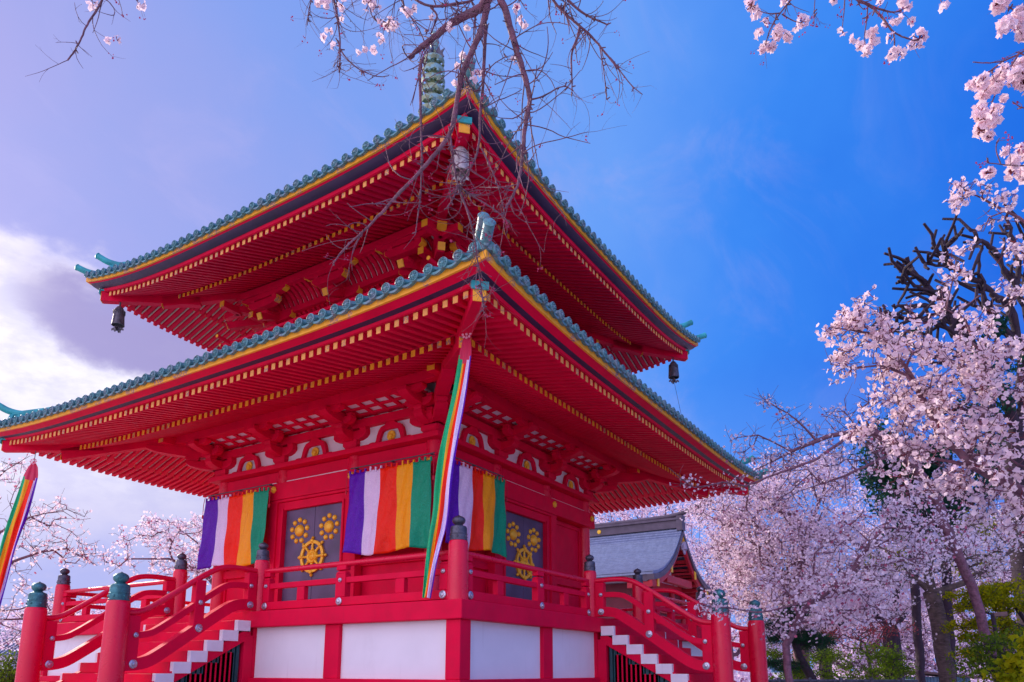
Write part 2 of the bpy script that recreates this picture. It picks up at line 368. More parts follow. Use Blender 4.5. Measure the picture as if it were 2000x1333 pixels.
    for k in range(4):
        a = MB(F4(k)); b = MB(F4(k)); nn = int(round((E-.10)/tile)); ts = (E-.10)/nn; rc = .056
        for i in range(-nn, nn+1):
            u = i*ts; l = lf(u); n1 = max(nt, abs(u)+.05); path = []
            for j in range(7):
                n = E+.055+(n1-E-.055)*j/6; path.append((u, n, zr(n)+l+.03))
            if E-n1 > .06: a.tube(path, rc*.92, 8)
            zc = zr(E+.055)+l+.03
            b.lathe([(rc*1.05, 0), (rc*1.12, .012), (rc*1.12, .03), (rc*.95, .036), (rc*.95, .028)], (u, E+.05, zc), (0, 1, 0), 16)
            b.lathe([(rc*.36, .0), (rc*.36, .036), (rc*.2, .044)], (u, E+.05, zc), (0, 1, 0), 8)
            for p in range(8):
                an = 2*PI*p/8; b.lathe([(rc*.22, .0), (rc*.22, .033), (rc*.1, .041)], (u+rc*.68*math.cos(an), E+.05, zc+rc*.68*math.sin(an)), (0, 1, 0), 5)
            if i < nn:      # pan tile lip hanging between two round tiles
                u2 = u+ts; M_ = 6; top_ = []; bot = []
                for j in range(M_+1):
                    t = j/M_; uu = u+(u2-u)*t; sag = -.035*math.sin(PI*t); zz = zr(E+.055)+lf(uu)+.01+sag
                    top_.append((uu, zz)); bot.append((uu, zz-.028))
                for (n_a, n_b) in ((E-.05, E+.062),):
                    vs = []; 
                    for (ua, za), (ub, zb) in zip(top_, bot): vs += [(ua, n_a, za+.02), (ua, n_b, za), (ub, n_b, zb), (ub, n_a, zb+.02)]
                    fs = [(4*j+c, 4*j+(c+1) % 4, 4*j+4+(c+1) % 4, 4*j+4+c) for j in range(M_) for c in range(4)]+[(0, 1, 2, 3), tuple(4*M_+c for c in (3, 2, 1, 0))]
                    b.add(vs, fs)
        a.build('tile_row', COPPER, PGr, smooth=40); b.build('eave_tile_row', COPPER, PGr, smooth=35)
    # hips: timber beams under, ridge and upturned ornaments on top
    for cx, cy in ((-1, -1), (1, -1), (-1, 1), (1, 1)):
        D = lambda n, z, o=0.: (cx*n, cy*n, z)
        a = MB()
        zb = zin(ni)+lf(ni)-.16
        a.beam(D(wall-.1, zin(wall)+lf(wall)-.05), D(ni+.13, zb+.02), .15, .20)
        a.beam(D(ni+.13, zb+.02), D(ni+.137, zb+.02), .145, .195, 1)
        ze = zou(no)+lf(no)-.055
        a.beam(D(ni-.35, ze+.1), D(no+.02, ze-.01), .15, .19)
        a.beam(D(no+.02, ze-.01), D(no+.028, ze-.01), .145, .185, 1)
        a.build('hip_beam', [RED, YEL], PGr, bevel=.006)
        a = MB(); a.beam(D(no-.18, ze+.115), D(no+.05, ze+.10), .19, .03); a.beam(D(no+.03, ze+.07), D(no+.05, ze+.07), .19, .09)
        a.build('hip_beam_cap', TEAL, PGr, bevel=.004)
        a = MB(); P = []
        for j in range(9):
            n = E-.45+(nt-E+.45)*j/8; P.append(D(n, zr(n)+lf(n)+.08))
        a.tube(P, .085, 10)
        P2 = [D(E-.30+(nt-E+.3)*j/8, zr(E-.30+(nt-E+.3)*j/8)+lf(E-.3+(nt-E+.3)*j/8)+.19) for j in range(9)]
        a.tube(P2, .06, 10)
        # lower short ridge reaching the corner, both ends turned up into round tiles
        z_ = zr(E)+lf(E)
        a.tube(smoothpath([D(E-.55, z_+.16), D(E-.2, z_+.06), D(E-.02, z_+.07), D(E+.13, z_+.16)]), .06, 12)
        a.lathe([(.062, 0), (.066, .015), (.05, .03), (.02, .036)], D(E+.13, z_+.16), (cx*.7, cy*.7, .42), 14)
        a.tube(smoothpath([D(E-.80, z_+.36), D(E-.42, z_+.29), D(E-.24, z_+.33), D(E-.10, z_+.44)]), .06, 12)
        a.beam(D(E-.66, z_+.14), D(E-.36, z_+.14), .13, .26); a.beam(D(E-.80, z_+.24), D(E-.30, z_+.21), .16, .05)
        a.lathe([(.062, 0), (.066, .015), (.05, .03), (.02, .036)], D(E-.10, z_+.44), (cx*.7, cy*.7, .5), 14)
        px, py = cy*.7, -cx*.7                # ogre-face plate: a stepped shield under each round tile
        for n_, zz, w_, h_ in ((E-.02, z_-.02, .11, .12), (E-.30, z_+.08, .13, .20)):
            c_ = Vector(D(n_, zz)); A = Vector((px, py, 0)); O = Vector((cx*.7, cy*.7, 0))
            poly = [(-w_, 0), (-w_*1.15, h_*.35), (-w_*.8, h_*.7), (-w_*.45, h_*.95), (0, h_*1.05), (w_*.45, h_*.95), (w_*.8, h_*.7), (w_*1.15, h_*.35), (w_, 0)]
            a.prism(poly, lambda p, q_, t: c_+A*p+Vector((0, 0, q_))+O*t, -.03, .03)
            a.lathe([(.03, 0), (.03, .05), (.015, .06)], c_+Vector((0, 0, h_*.5)), O, 10)
        a.build('hip_ridge', TEAL if (cx, cy) != (-1, -1) else COPPER, PGr, smooth=40)
    return PGr, zr

low, zr1 = tier(5.40, 5.55, .18, 4, (4.355, 5.47), (5.14, 5.42), (3.14, 5.87), (2.3, 7.40), 2.6, .2, 'lower roof')
upp, zr2 = tier(4.45, 8.53, .31, 3.5, (3.35, 8.58), (4.22, 8.35), (2.45, 8.90), (.36, 11.6), 1.8, .2, 'upper roof')

# ---------------- first storey body
B1 = PG
CU = (2.48, .85)
for k in range(4):
    f = F4(k)
    a = MB(f)
    for u in (-.85, .85): a.cut(); a.lathe([(.125, 2.37), (.125, 5.04)], (u, 2.48, 0), (0, 0, 1), 20)
    a.cut(); a.lathe([(.13, 2.37), (.13, 5.04)], (-2.48, 2.48, 0), (0, 0, 1), 20)
    a.build('column', REDG, B1, smooth=40)
    a = MB(f)
    # recessed plank walls in the side bays, with frame mouldings
    for s_ in (-1, 1):
        x0, x1 = sorted((s_*.96, s_*2.37)); a.cut()
        a.box(x0, x1, 2.40, 2.44, 2.37, 4.86)
        a.box(x0, x1, 2.44, 2.50, 3.22, 3.36)
        a.box(x0, x1, 2.44, 2.49, 2.37, 2.62)
        for q in (x0+.002, x1-.062): a.box(q, q+.06, 2.442, 2.475, 2.62, 4.47)
        a.box(x0+.065, x1-.065, 2.442, 2.47, 4.40, 4.47)
    a.cut(); a.box(-.96, .96, 2.30, 2.34, 2.37, 4.86)
    a.build('wall', RED, B1, bevel=.004)
    a = MB(f)     # door frame
    for s_ in (-1, 1):
        x0, x1 = sorted((s_*.70, s_*.84)); a.box(x0, x1, 2.343, 2.605, 2.37, 4.44)
        x0, x1 = sorted((s_*.843, s_*1.05)); a.box(x0, x1, 2.50, 2.64, 2.37, 4.475)
        x0, x1 = sorted((s_*.70, s_*.745)); a.box(x0, x1, 2.608, 2.63, 2.37, 4.33)
    a.box(-.70, .70, 2.343, 2.605, 4.30, 4.44); a.box(-.70, .70, 2.343, 2.62, 2.372, 2.48)
    a.box(-1.05, 1.05, 2.50, 2.645, 4.443, 4.487)
    a.build('door_frame', RED, B1, bevel=.006)
    # two door leaves and their golden emblems
    a = MB(f); a.cut(); a.box(-.698, -.004, 2.50, 2.54, 2.48, 4.298); a.cut(); a.box(.004, .698, 2.50, 2.54, 2.48, 4.298)
    dr = a.build('door', DOOR, B1, bevel=.004)
    for s_ in (-1, 1):
        a = MB(f); c = (s_*.35, 3.92)
        dome = lambda u, z, r, h: a.lathe([(r, 0), (r*.96, h*.35), (r*.75, h*.75), (r*.4, h*.96), (.004, h)], (u, 2.541, z), (0, 1, 0), 16)
        dome(c[0], c[1], .105, .06)
        for i in range(9):
            an = PI/2+2*PI*i/9; dome(c[0]+.185*math.cos(an), c[1]+.185*math.sin(an), .045, .035)
        a.build('flower_emblem', GOLD, dr, smooth=60)
    a = MB(f); cz = 3.45; R0 = .265
    vs = []; N = 40
    for i in range(N):
        an = 2*PI*i/N
        for r, n in ((R0-.045, 2.541), (R0+.01, 2.541), (R0+.01, 2.575), (R0-.018, 2.587), (R0-.045, 2.575)): vs.append((r*math.cos(an), n, cz+r*math.sin(an)))
    a.add(vs, [(5*i+j, 5*i+(j+1) % 5, 5*((i+1) % N)+(j+1) % 5, 5*((i+1) % N)+j) for i in range(N) for j in range(5)])
    a.lathe([(.12, 0), (.12, .03), (.105, .045), (.09, .03), (.075, .03), (.065, .05), (.045, .055), (.035, .04), (.015, .06)], (0, 2.541, cz), (0, 1, 0), 24)
    for i in range(8):
        an = PI/2+2*PI*i/8; e = Vector((math.cos(an), 0, math.sin(an))); o = Vector((0, 2.556, cz))
        a.tube([o+e*r for r in (.10, .13, .15, .18, .20, .22, .25)], [.022, .030, .018, .026, .016, .026, .022], 8)
        a.lathe([(.035, 0), (.035, .035), (.015, .05)], (R0*.98*e.x, 2.556, cz+R0*.98*e.z), (0, 1, 0), 10)
        a.tube([o+e*r for r in (.265, .295, .305, .322, .34)], [.022, .018, .030, .026, .008], 8)
    a.build('wheel_emblem', GOLD, dr, smooth=50)
    # ornaments on the tie beam
    for u in (-2.50, -.92, .92, 2.50):
        a = MB(f); a.lathe([(.062, 0), (.066, .012), (.05, .02), (.05, .028), (.03, .04), (.012, .05)], (u, 2.662, 4.68), (0, 1, 0), 6)
        for i in range(6):
            an = 2*PI*i/6+.5; a.lathe([(.016, 0), (.012, .014)], (u+.045*math.cos(an), 2.68, 4.68+.045*math.sin(an)), (0, 1, 0), 6)
        a.build('nail_cover', GOLD, B1, smooth=35)
    # upper wall with plaster, struts and crests
    a = MB(f)
    for x0, x1 in ((-2.35, -.98), (-.72, .72), (.98, 2.35)): a.cut(); a.box(x0, x1, 2.456, 2.575, 4.795, 4.835)
    a.build('white_strip', WHITEP, B1)
    a = MB(f); a.box(-2.58, 2.58, 2.54, 2.575, 5.13, 6.0); a.build('plaster_wall', WHITE, B1)
    for u in (-1.70, 0, 1.70):
        a = MB(f)
        half = [(.46, 0), (.42, .035), (.36, .04), (.31, .028), (.29, .06), (.275, .13), (.245, .21), (.20, .265), (.12, .29), (.085, .325), (.075, .33)]
        inn = [(0, .205), (.10, .205), (.16, .185), (.20, .10), (.225, 0)]
        outer = half+[(-x, z) for x, z in half[::-1]]; inner = [(-x, z) for x, z in inn[::-1]]+inn[1:]
        # legs as a band of quads between outline and opening
        h1 = half; n_ = len(h1)
        for s_ in (-1, 1):
            op = [(.225, 0), (.223, .01), (.221, .02), (.219, .035), (.215, .05), (.21, .07), (.20, .10), (.16, .185), (.10, .205), (.03, .205), (0, .205)]
            for j in range(n_-1):
                q = [h1[j], h1[j+1], op[j+1], op[j]]
                a.prism([(u+s_*x, 5.132+z) for x, z in q], lambda p, z, t: (p, t, z), 2.577, 2.65)
            a.prism([(u+s_*x, 5.132+z) for x, z in [(0, .205), (.075, .33), (0, .33)]], lambda p, z, t: (p, t, z), 2.577, 2.65)
        a.build('frog_leg_strut', RED, B1)
        a = MB(f); a.prism([(u+x, 5.132+z) for x, z in inner], lambda p, z, t: (p, t, z), 2.577, 2.60); cr = a.build('crest_panel', GREY, B1)
        a = MB(f); a.lathe([(.02, 0), (.026, .03), (.012, .04)], (u, 2.605, 5.235), (0, 1, 0), 10)
        for i in range(16):
            e = 2*PI*i/16; ax = (math.sin(e), 0, math.cos(e)); a.tube([(u+ax[0]*r, 2.615, 5.235+ax[2]*r) for r in (.022, .05, .078, .088)], [.005, .011, .0165, .006], 6)
        a.build('chrysanthemum_crest', GOLD, cr, smooth=50)
a = MB()
for pf_ in (rect(2.38, 2.545, 4.838, 5.038), rect(2.40, 2.66, 4.492, 4.792)): a.cut(); ring(a, pf_, N=8)
a.cut(); ring(a, rect(2.36, 2.72, 5.042, 5.128), N=8)
a.build('tie_beam', RED, B1, bevel=.01)
a = MB(); a.cut(); ring(a, rect(2.577, 2.68, 5.46, 5.60), N=8); a.cut(); ring(a, rect(2.577, 2.65, 5.655, 5.72), N=8); a.build('wall_beam', RED, B1, bevel=.006)
a = MB(); ring(a, rect(3.08, 3.22, 5.70, 5.86), lambda u: .18*(abs(u)/5.4)**4, N=12)
for k in range(4):
    f = F4(k); T0 = a.T; a.T = f
    for s_ in (-1, 1): a.box(min(s_*3.22, s_*3.46), max(s_*3.22, s_*3.46), 3.08, 3.22, 5.702, 5.858); a.box(min(s_*3.46, s_*3.466), max(s_*3.46, s_*3.466), 3.083, 3.217, 5.705, 5.855, 1)
    a.T = T0
a.build('eave_purlin', [RED, YEL], B1, bevel=.006)
for k in range(4):      # coffered strip between wall and purlin: white boards behind a red grid
    a = MB(F4(k)); b = MB(F4(k)); A = (2.60, 5.655); Bq = (3.08, 5.725)
    P = lambda n, dz=0: A[1]+(n-A[0])*(Bq[1]-A[1])/(Bq[0]-A[0])+dz
    a.hexa([(-2.6, 2.58, P(2.58, .02)), (2.6, 2.58, P(2.58, .02)), (2.6, 3.1, P(3.1, .02)), (-2.6, 3.1, P(3.1, .02)), (-2.6, 2.58, P(2.58, .05)), (2.6, 2.58, P(2.58, .05)), (2.6, 3.1, P(3.1, .05)), (-2.6, 3.1, P(3.1, .05))])
    a.build('coffer_board', WHITEP, B1)
    for n in (2.68, 2.865, 3.05): b.beam((-2.6, n, P(n)), (2.6, n, P(n)), .055, .03)
    for i in range(-9, 9): b.beam((i*.30+.15, 2.60, P(2.60, -.002)), (i*.30+.15, 3.08, P(3.08, -.002)), .07, .03)
    b.build('coffer_grid', RED, B1)

def arm_side(mb, u, n, z, half, w, h, gold=False, hb=None):
    """boat-shaped arm lying along the wall, ends curving up"""
    pts = [(-half, 0), (-half, -h*.45), (-half*.86, -h*.78), (-half*.6, -h), (half*.6, -h), (half*.86, -h*.78), (half, -h*.45), (half, 0)]
    mb.prism([(u+a_, z+b_) for a_, b_ in pts], lambda p, q, t: (p, t, q), n-w/2, n+w/2)
    if gold:
        for s_ in (-1, 1):
            e = [(s_*half, 0), (s_*half, -h*.45), (s_*half*.86, -h*.78), (s_*half*.86, -h*.83), (s_*(half+.008), -h*.46), (s_*(half+.008), 0)]
            mb.prism([(u+a_, z+b_) for a_, b_ in e], lambda p, q, t: (p, t, q), n-w/2*.97, n+w/2*.97, 1)
def arm_out(mb, u, n0, n1, z, w, h, gold=False):
    """projecting arm with a curved underside"""
    L = n1-n0; pts = [(n0, z), (n0, z-h), (n0+L*.45, z-h), (n0+L*.72, z-h*.84), (n0+L*.9, z-h*.62), (n1, z-h*.34), (n1, z)]
    mb.prism(pts, lambda p, q, t: (u+t, p, q), -w/2, w/2)
    if gold:
        e = [(n1+.007, z-.004), (n1+.007, z-h*.34), (n0+L*.92, z-h*.64), (n0+L*.9, z-h*.60), (n1, z-h*.33), (n1, z-.004)]
        mb.prism(e, lambda p, q, t: (u+t, p, q), -w/2*.96, w/2*.96, 1)
def blk(mb, u, n, z, s=.15, h=.09):
    a_, b_ = s/2*.68, s/2
    mb.hexa([(u-a_, n-a_, z), (u+a_, n-a_, z), (u+a_, n+a_, z), (u-a_, n+a_, z), (u-b_, n-b_, z+h*.5), (u+b_, n-b_, z+h*.5), (u+b_, n+b_, z+h*.5), (u-b_, n+b_, z+h*.5)])
    mb.box(u-b_, u+b_, n-b_, n+b_, z+h*.501, z+h)
def diagT(cx, cy):    # frame along a hip: u across, n along the diagonal (n measured as side distance)
    def f(u, n, z): return (cx*n*1.0+cy*u*.7071, cy*n*1.0-cx*u*.7071, z)
    return f
for k in range(4):
    f = F4(k)
    for u in (-2.48, -.85, .85, 2.48):
        a = MB(f)
        if abs(u) < 2: blk(a, u, 2.52, 5.13, .30, .14)
        else: blk(a, u, 2.50, 5.13, .31, .14)
        arm_side(a, u, 2.62, 5.42, .36, .12, .15); arm_out(a, u, 2.5, 2.93, 5.42, .17, .15)
        for q in (-.29, 0, .29): blk(a, u+q, 2.63, 5.40, .13, .06)
        blk(a, u, 2.86, 5.42, .16, .08)
        arm_out(a, u, 2.5, 3.30, 5.665, .17, .17); arm_side(a, u, 2.86, 5.60, .26, .12, .12)
        arm_side(a, u, 3.14, 5.70, .30, .12, .09)
        for q in (-.20, .20): blk(a, u+q, 2.86, 5.60, .11, .05)
        a.build('bracket', RED, B1, bevel=.004)
for cx, cy in ((-1, -1), (1, -1), (-1, 1), (1, 1)):
    a = MB(diagT(cx, cy)); arm_out(a, 0, 2.5, 3.0, 5.42, .18, .15); blk(a, 0, 2.93, 5.42, .17, .08); arm_out(a, 0, 2.5, 3.5, 5.68, .18, .18); arm_out(a, 0, 2.9, 3.75, 5.80, .16, .13)
    a.build('corner_bracket', RED, B1, bevel=.004)

# ---------------- second storey
B2 = PG
a = MB()
for k in range(4):
    a.T = F4(k)
    for u in (-1.7, 0): a.cut(); a.lathe([(.11, 7.2), (.11, 8.15)], (u, 1.7, 0), (0, 0, 1), 16)
a.T = None; a.build('column', REDG, B2, smooth=40)
a = MB(); ring(a, rect(1.60, 1.66, 7.2, 9.35), N=8); a.build('wall', WHITE, B2)
a = MB()
for z0, z1, n in ((7.35, 7.5, 1.74), (7.95, 8.08, 1.76), (8.09, 8.15, 1.86), (8.42, 8.52, 1.74), (8.66, 8.78, 1.74)): a.cut(); ring(a, rect(1.664, n, z0, z1), N=8)
a.build('tie_beam', RED, B2, bevel=.006)
a = MB()
a.cut(); ring(a, rect(2.06, 2.16, 8.36, 8.47), N=8); a.cut(); ring(a, rect(2.43, 2.55, 8.70, 8.84), lambda u: .31*(abs(u)/4.45)**3.5, N=12)
a.build('eave_purlin', RED, B2, bevel=.006)
for k in range(4):      # curved white-backed ribs between bracket purlins, small plaster dots above
    a = MB(F4(k)); b = MB(F4(k))
    cv = [(2.10, 8.46), (2.17, 8.56), (2.27, 8.65), (2.40, 8.71), (2.46, 8.72)]
    cv2 = [(1.70, 8.10), (1.80, 8.22), (1.95, 8.31), (2.07, 8.36)]
    for c in (cv, cv2):
        for (n0, z0), (n1, z1) in zip(c, c[1:]):
            w0, w1 = n0, n1; a.add([(-w0, n0, z0+.03), (w0, n0, z0+.03), (w1, n1, z1+.03), (-w1, n1, z1+.03), (-w0, n0, z0+.05), (w0, n0, z0+.05), (w1, n1, z1+.05), (-w1, n1, z1+.05)], [(0, 3, 2, 1), (4, 5, 6, 7), (0, 1, 5, 4), (1, 2, 6, 5), (2, 3, 7, 6), (3, 0, 4, 7)])
        for i in range(-17, 18):
            u = i*.125
            b.sweep([(u, n, z) for n, z in c], .075, .06, side=(1, 0, 0))
    a.build('plaster_cove', WHITEP, B2, recalc=True); b.build('cove_ribs', RED, B2)
    for u in (-1.75, 0., 1.75):
        a = MB(F4(k)); blk(a, u, 1.80, 8.15, .26, .11)
        arm_side(a, u, 1.80, 8.42, .40, .13, .15, True); arm_out(a, u, 1.7, 2.14, 8.38, .15, .14)
        arm_side(a, u, 2.11, 8.40, .40, .13, .14, True); blk(a, u-.3, 2.11, 8.40, .12, .06); blk(a, u+.3, 2.11, 8.40, .12, .06); blk(a, u, 2.11, 8.40, .14, .07)
        arm_out(a, u, 1.7, 2.5, 8.60, .15, .16, False)
        a.sweep([(u, 1.7, 8.52), (u, 2.2, 8.34), (u, 2.56, 8.20)], .12, .13, side=(1, 0, 0)); a.hexa([(u-.058, 2.555, 8.145), (u+.058, 2.555, 8.145), (u+.058, 2.575, 8.14), (u-.058, 2.575, 8.14), (u-.058, 2.60, 8.262), (u+.058, 2.60, 8.262), (u+.058, 2.62, 8.257), (u-.058, 2.62, 8.257)], 1)
        blk(a, u, 2.42, 8.28, .15, .08); arm_side(a, u, 2.49, 8.56, .40, .13, .15, True); blk(a, u-.3, 2.49, 8.56, .12, .07); blk(a, u+.3, 2.49, 8.56, .12, .07)
        arm_side(a, u, 2.49, 8.70, .62, .11, .10, True)
        a.build('bracket', [RED, YEL], B2)
for cx, cy in ((-1, -1), (1, -1), (-1, 1), (1, 1)):
    a = MB(diagT(cx, cy)); arm_out(a, 0, 1.7, 2.2, 8.38, .16, .14, True); arm_out(a, 0, 1.7, 2.66, 8.62, .16, .16, True)
    a.sweep([(0, 1.8, 8.50), (0, 2.3, 8.32), (0, 2.62, 8.20)], .12, .13, side=(1, 0, 0)); a.hexa([(-.058, 2.622, 8.145), (.058, 2.622, 8.145), (.058, 2.63, 8.142), (-.058, 2.63, 8.142), (-.058, 2.65, 8.26), (.058, 2.65, 8.26), (.058, 2.66, 8.257), (-.058, 2.66, 8.257)], 1)
    a.build('corner_bracket', [RED, YEL], B2)
    a = MB(); 
    for (ax, ay) in ((1, 0), (0, 1)):     # arms crossing the corner with yellow ends
        s1 = (2.1, 2.1); 
        for n, z in ((2.11, 8.36), (2.49, 8.52)):
            a.cut()
            p0 = Vector((cx*n, cy*n, z)); e = Vector((cx*ax, cy*ay, 0)); a.beam(p0, p0+e*.40, .12, .12); a.beam(p0+e*.40, p0+e*.41, .115, .115, 1)
    a.build('corner_arm', [RED, YEL], B2)
# balcony rail round the upper storey, bars crossing at the corners
a = MB()
for k in range(4):
    a.T = F4(k)
    for z, r, ex in ((7.86, .035, .30), (7.70, .028, .22), (7.55, .04, .22)):
        a.tube([(-2.58-ex, 2.58, z+.03), (-2.58, 2.58, z), (2.58, 2.58, z), (2.58+ex, 2.58, z+.03)], r, 10)
        for s_ in (-1, 1): a.lathe([(r*1.02, 0), (r*1.02, .008)], (s_*(2.58+ex), 2.58, z+.03), (s_, 0, 0), 10, 1)
    for i in range(-3, 4): a.box(i*.80-.04, i*.80+.04, 2.54, 2.62, 7.30, 7.84)
a.T = None; ring(a, rect(1.9, 2.68, 7.30, 7.36), N=8)
a.build('balcony_railing', [RED, YEL], B2, smooth=40)

# ---------------- spire
SPX, SPY = .10, -.13
a = MB(); a.box(SPX-.42, SPX+.42, SPY-.42, SPY+.42, 11.45, 11.75); a.lathe([(.40, 11.75), (.46, 11.8), (.38, 12.0), (.2, 12.15), (.16, 12.25), (.30, 12.35), (.32, 12.45), (.1, 12.55), (.075, 12.7), (.06, 15.1), (.045, 15.35), (.09, 15.42), (.115, 15.52), (.09, 15.62), (.03, 15.68), (.06, 15.74), (.02, 15.82)], (SPX, SPY, 0), (0, 0, 1), 24)
SPM = mat('olive_verdigris', (.24, .30, .16), .5, metal=.2, var=.35, vs=6, bump=.3, bs=40, fn=lambda h, oc, c, b: h.mix(h.rng(h.noise(oc, 7, 4), .45, .6), c, (.22, .42, .42)))
spire = a.build('spire', SPM, PG, smooth=40)
for i in range(9):
    z = 12.85+i*.265; Rr = .315-.0125*i; a = MB(); N = 48; vs = []
    for j in range(N):
        an = 2*PI*j/N; sc = .035*abs(math.sin(an*4)) if i > 2 else 0
        for r, zz in ((Rr, z-.05-sc), (Rr+.015, z-.05-sc), (Rr+.015+.01, z+.05), (Rr-.005, z+.05)): vs.append((SPX+r*math.cos(an), SPY+r*math.sin(an), zz))
    a.add(vs, [(4*j+c, 4*j+(c+1) % 4, 4*((j+1) % N)+(c+1) % 4, 4*((j+1) % N)+c) for j in range(N) for c in range(4)])
    a.lathe([(.10, z-.06), (.13, z-.03), (.13, z+.03), (.08, z+.06)], (SPX, SPY, 0), (0, 0, 1), 16)
    for j in range(8):
        an = 2*PI*j/8+.3; e = Vector((math.cos(an), math.sin(an), 0)); o = Vector((SPX, SPY, z)); t = Vector((-e.y, e.x, 0))
        a.prism([(.12, -.02), (Rr*.62, -.045), (Rr, -.02), (Rr, .02), (Rr*.62, .045), (.12, .02)], lambda p, q, tt: o+e*p+t*q+Vector((0, 0, tt)), -.012, .012)
        a.lathe([(.012, 0), (.03, -.05), (.032, -.075), (.005, -.08)], o+e*(Rr+.01)+Vector((0, 0, -.05)), (0, 0, 1), 8)
    a.build('spire_ring', SPM, spire, smooth=40)
a = MB()      # openwork flame finial
for j in range(4):
    an = PI/2*j+.4; e = Vector((math.cos(an), math.sin(an), 0)); t = Vector((-e.y, e.x, 0)); o = Vector((SPX, SPY, 15.05))
    for poly in ([(.05, 0), (.16, -.04), (.24, .06), (.20, .16), (.25, .28), (.15, .22), (.12, .36), (.05, .25)],):
        a.prism(poly, lambda p, q, tt: o+e*p+Vector((0, 0, q))+t*tt, -.008, .008)
a.build('flame_finial', BRONZE, spire)

# ---------------- platform, railings, stairs
BASE = PG
a = MB(); ring(a, rect(4.30, 4.52, 2.155, 2.37), N=8); a.build('edge_beam', RED, BASE, bevel=.012)
a = MB(); a.box(-4.31, 4.31, -4.31, 4.31, 2.30, 2.366); a.build('floor_deck', RED2, BASE)
a = MB(); ring(a, rect(4.30, 4.50, 1.40, 1.50), N=8); ring(a, rect(4.28, 4.54, 1.20, 1.398), N=8); a.build('ground_sill', RED, BASE, bevel=.01)
for k in range(4):
    f = F4(k); a = MB(f)
    a.box(-4.28, 4.28, 4.34, 4.40, 1.50, 2.155); a.build('plaster_panel', WHITE, BASE)
    a = MB(f)
    for u in (-2.50, 2.50): a.cut(); a.box(u-.125, u+.125, 4.30, 4.455, 1.50, 2.155)
    for u in (-.98, .98): a.cut(); a.box(u-.06, u+.06, 4.30, 4.455, 1.50, 2.155)
    a.cut(); a.box(-4.472, -4.27, 4.27, 4.472, 1.50, 2.155)
    a.build('base_post', RED, BASE, bevel=.01)

def newel(x, y, z0, ztop, r, metal, parent):
    """round post with an onion finial; ztop = tip"""
    s = r/.115; zc = ztop-.29*s
    a = MB(); a.lathe([(r*1.08, z0), (r*1.03, z0+(zc-z0)*.4), (r, zc-.05), (r*.97, zc-.02), (r*.88, zc)], (x, y, 0), (0, 0, 1), 28)
    p = a.build('newel_post', REDG, parent, smooth=35)
    a = MB(); q = r*.86
    a.lathe([(q, 0), (q*1.05, .004*s), (q*1.05, .014*s), (q*.99, .018*s), (q*.99, .070*s), (q*1.04, .073*s), (q*1.04, .080*s), (q*.985, .084*s), (q*.97, .145*s), (q*.90, .165*s), (q*.55, .18*s), (q*.42, .19*s),
             (q*.60, .200*s), (q*.73, .217*s), (q*.78, .237*s), (q*.75, .255*s), (q*.64, .270*s), (q*.46, .282*s), (q*.26, .290*s), (q*.12, .296*s), (q*.03, .303*s)], (x, y, zc), (0, 0, 1), 28)
    for j in range(6):
        an = 2*PI*j/6+.5; a.lathe([(.013*s, 0), (.013*s, .006), (.006*s, .012)], (x+q*math.cos(an), y+q*math.sin(an), zc+.045*s), (math.cos(an), math.sin(an), 0), 8)
    a.build('finial', metal, p, smooth=40)
    return p
def bolt(a, u, n, z, r, ax=(0, 1, 0)):
    a.lathe([(r, 0), (r*.98, .008), (r*.8, .014), (r*.78, .012), (r*.5, .014), (r*.42, .024), (r*.2, .028)], (u, n, z), ax, 18)
for k in range(4):
    f = F4(k); stairs = k in (0, 3)
    p = f(-4.3, 4.3, 0); newel(p[0], p[1], 2.37, 3.35, .115, BRONZE, BASE)
    secs = ((-4.3, -.93), (.93, 4.3)) if stairs else ((-4.3, 4.3),)
    for s0, s1 in secs:
        a = MB(f)
        a.tube([(s0, 4.3, 2.93), (s1, 4.3, 2.93)], .036, 14)
        rt = a.build('top_rail', REDG, BASE, smooth=50)
        a = MB(f); a.cut(); a.box(s0, s1, 4.265, 4.335, 2.68, 2.752); a.cut(); a.box(s0, s1, 4.245, 4.355, 2.395, 2.50)
        a.build('lower_rails', RED, BASE, bevel=.005)
        a = MB(f); b = MB(f)
        ms = [s0+.22*(1 if s0 < 0 else 1)] if False else []
        cen = -1 if s0 < 0 else 1
        posts = ([s0+.17, s1-.17, (s0+s1)/2+ (0.12*-cen)]) if stairs else [s0+.17, s1-.17, -2.5, 0, 2.5]
        for u in posts:
            a.cut()
            w = .085 if min(abs(u-s0), abs(u-s1)) > .3 else .06
            a.box(u-w, u+w, 4.25, 4.35, 2.502, 2.80); a.hexa([(u-w, 4.25, 2.801), (u+w, 4.25, 2.801), (u+w, 4.35, 2.801), (u-w, 4.35, 2.801), (u-w*.8, 4.262, 2.83), (u+w*.8, 4.262, 2.83), (u+w*.8, 4.338, 2.83), (u-w*.8, 4.338, 2.83)])
            a.box(u-w*.98, u+w*.98, 4.255, 4.345, 2.845, 2.905)
            b.cut(); bolt(b, u, 4.352, 2.718, .03); b.cut(); bolt(b, u, 4.357, 2.447, .05)
        for u in ((s0+s1)/2-.85, (s0+s1)/2+.85) if stairs else (-3.4, -1.7, 1.7, 3.4): a.cut(); a.box(u-.07, u+.07, 4.262, 4.338, 2.502, 2.678)
        a.build('rail_strut', RED, BASE, bevel=.008); b.build('bolt', STEEL, BASE, smooth=40)
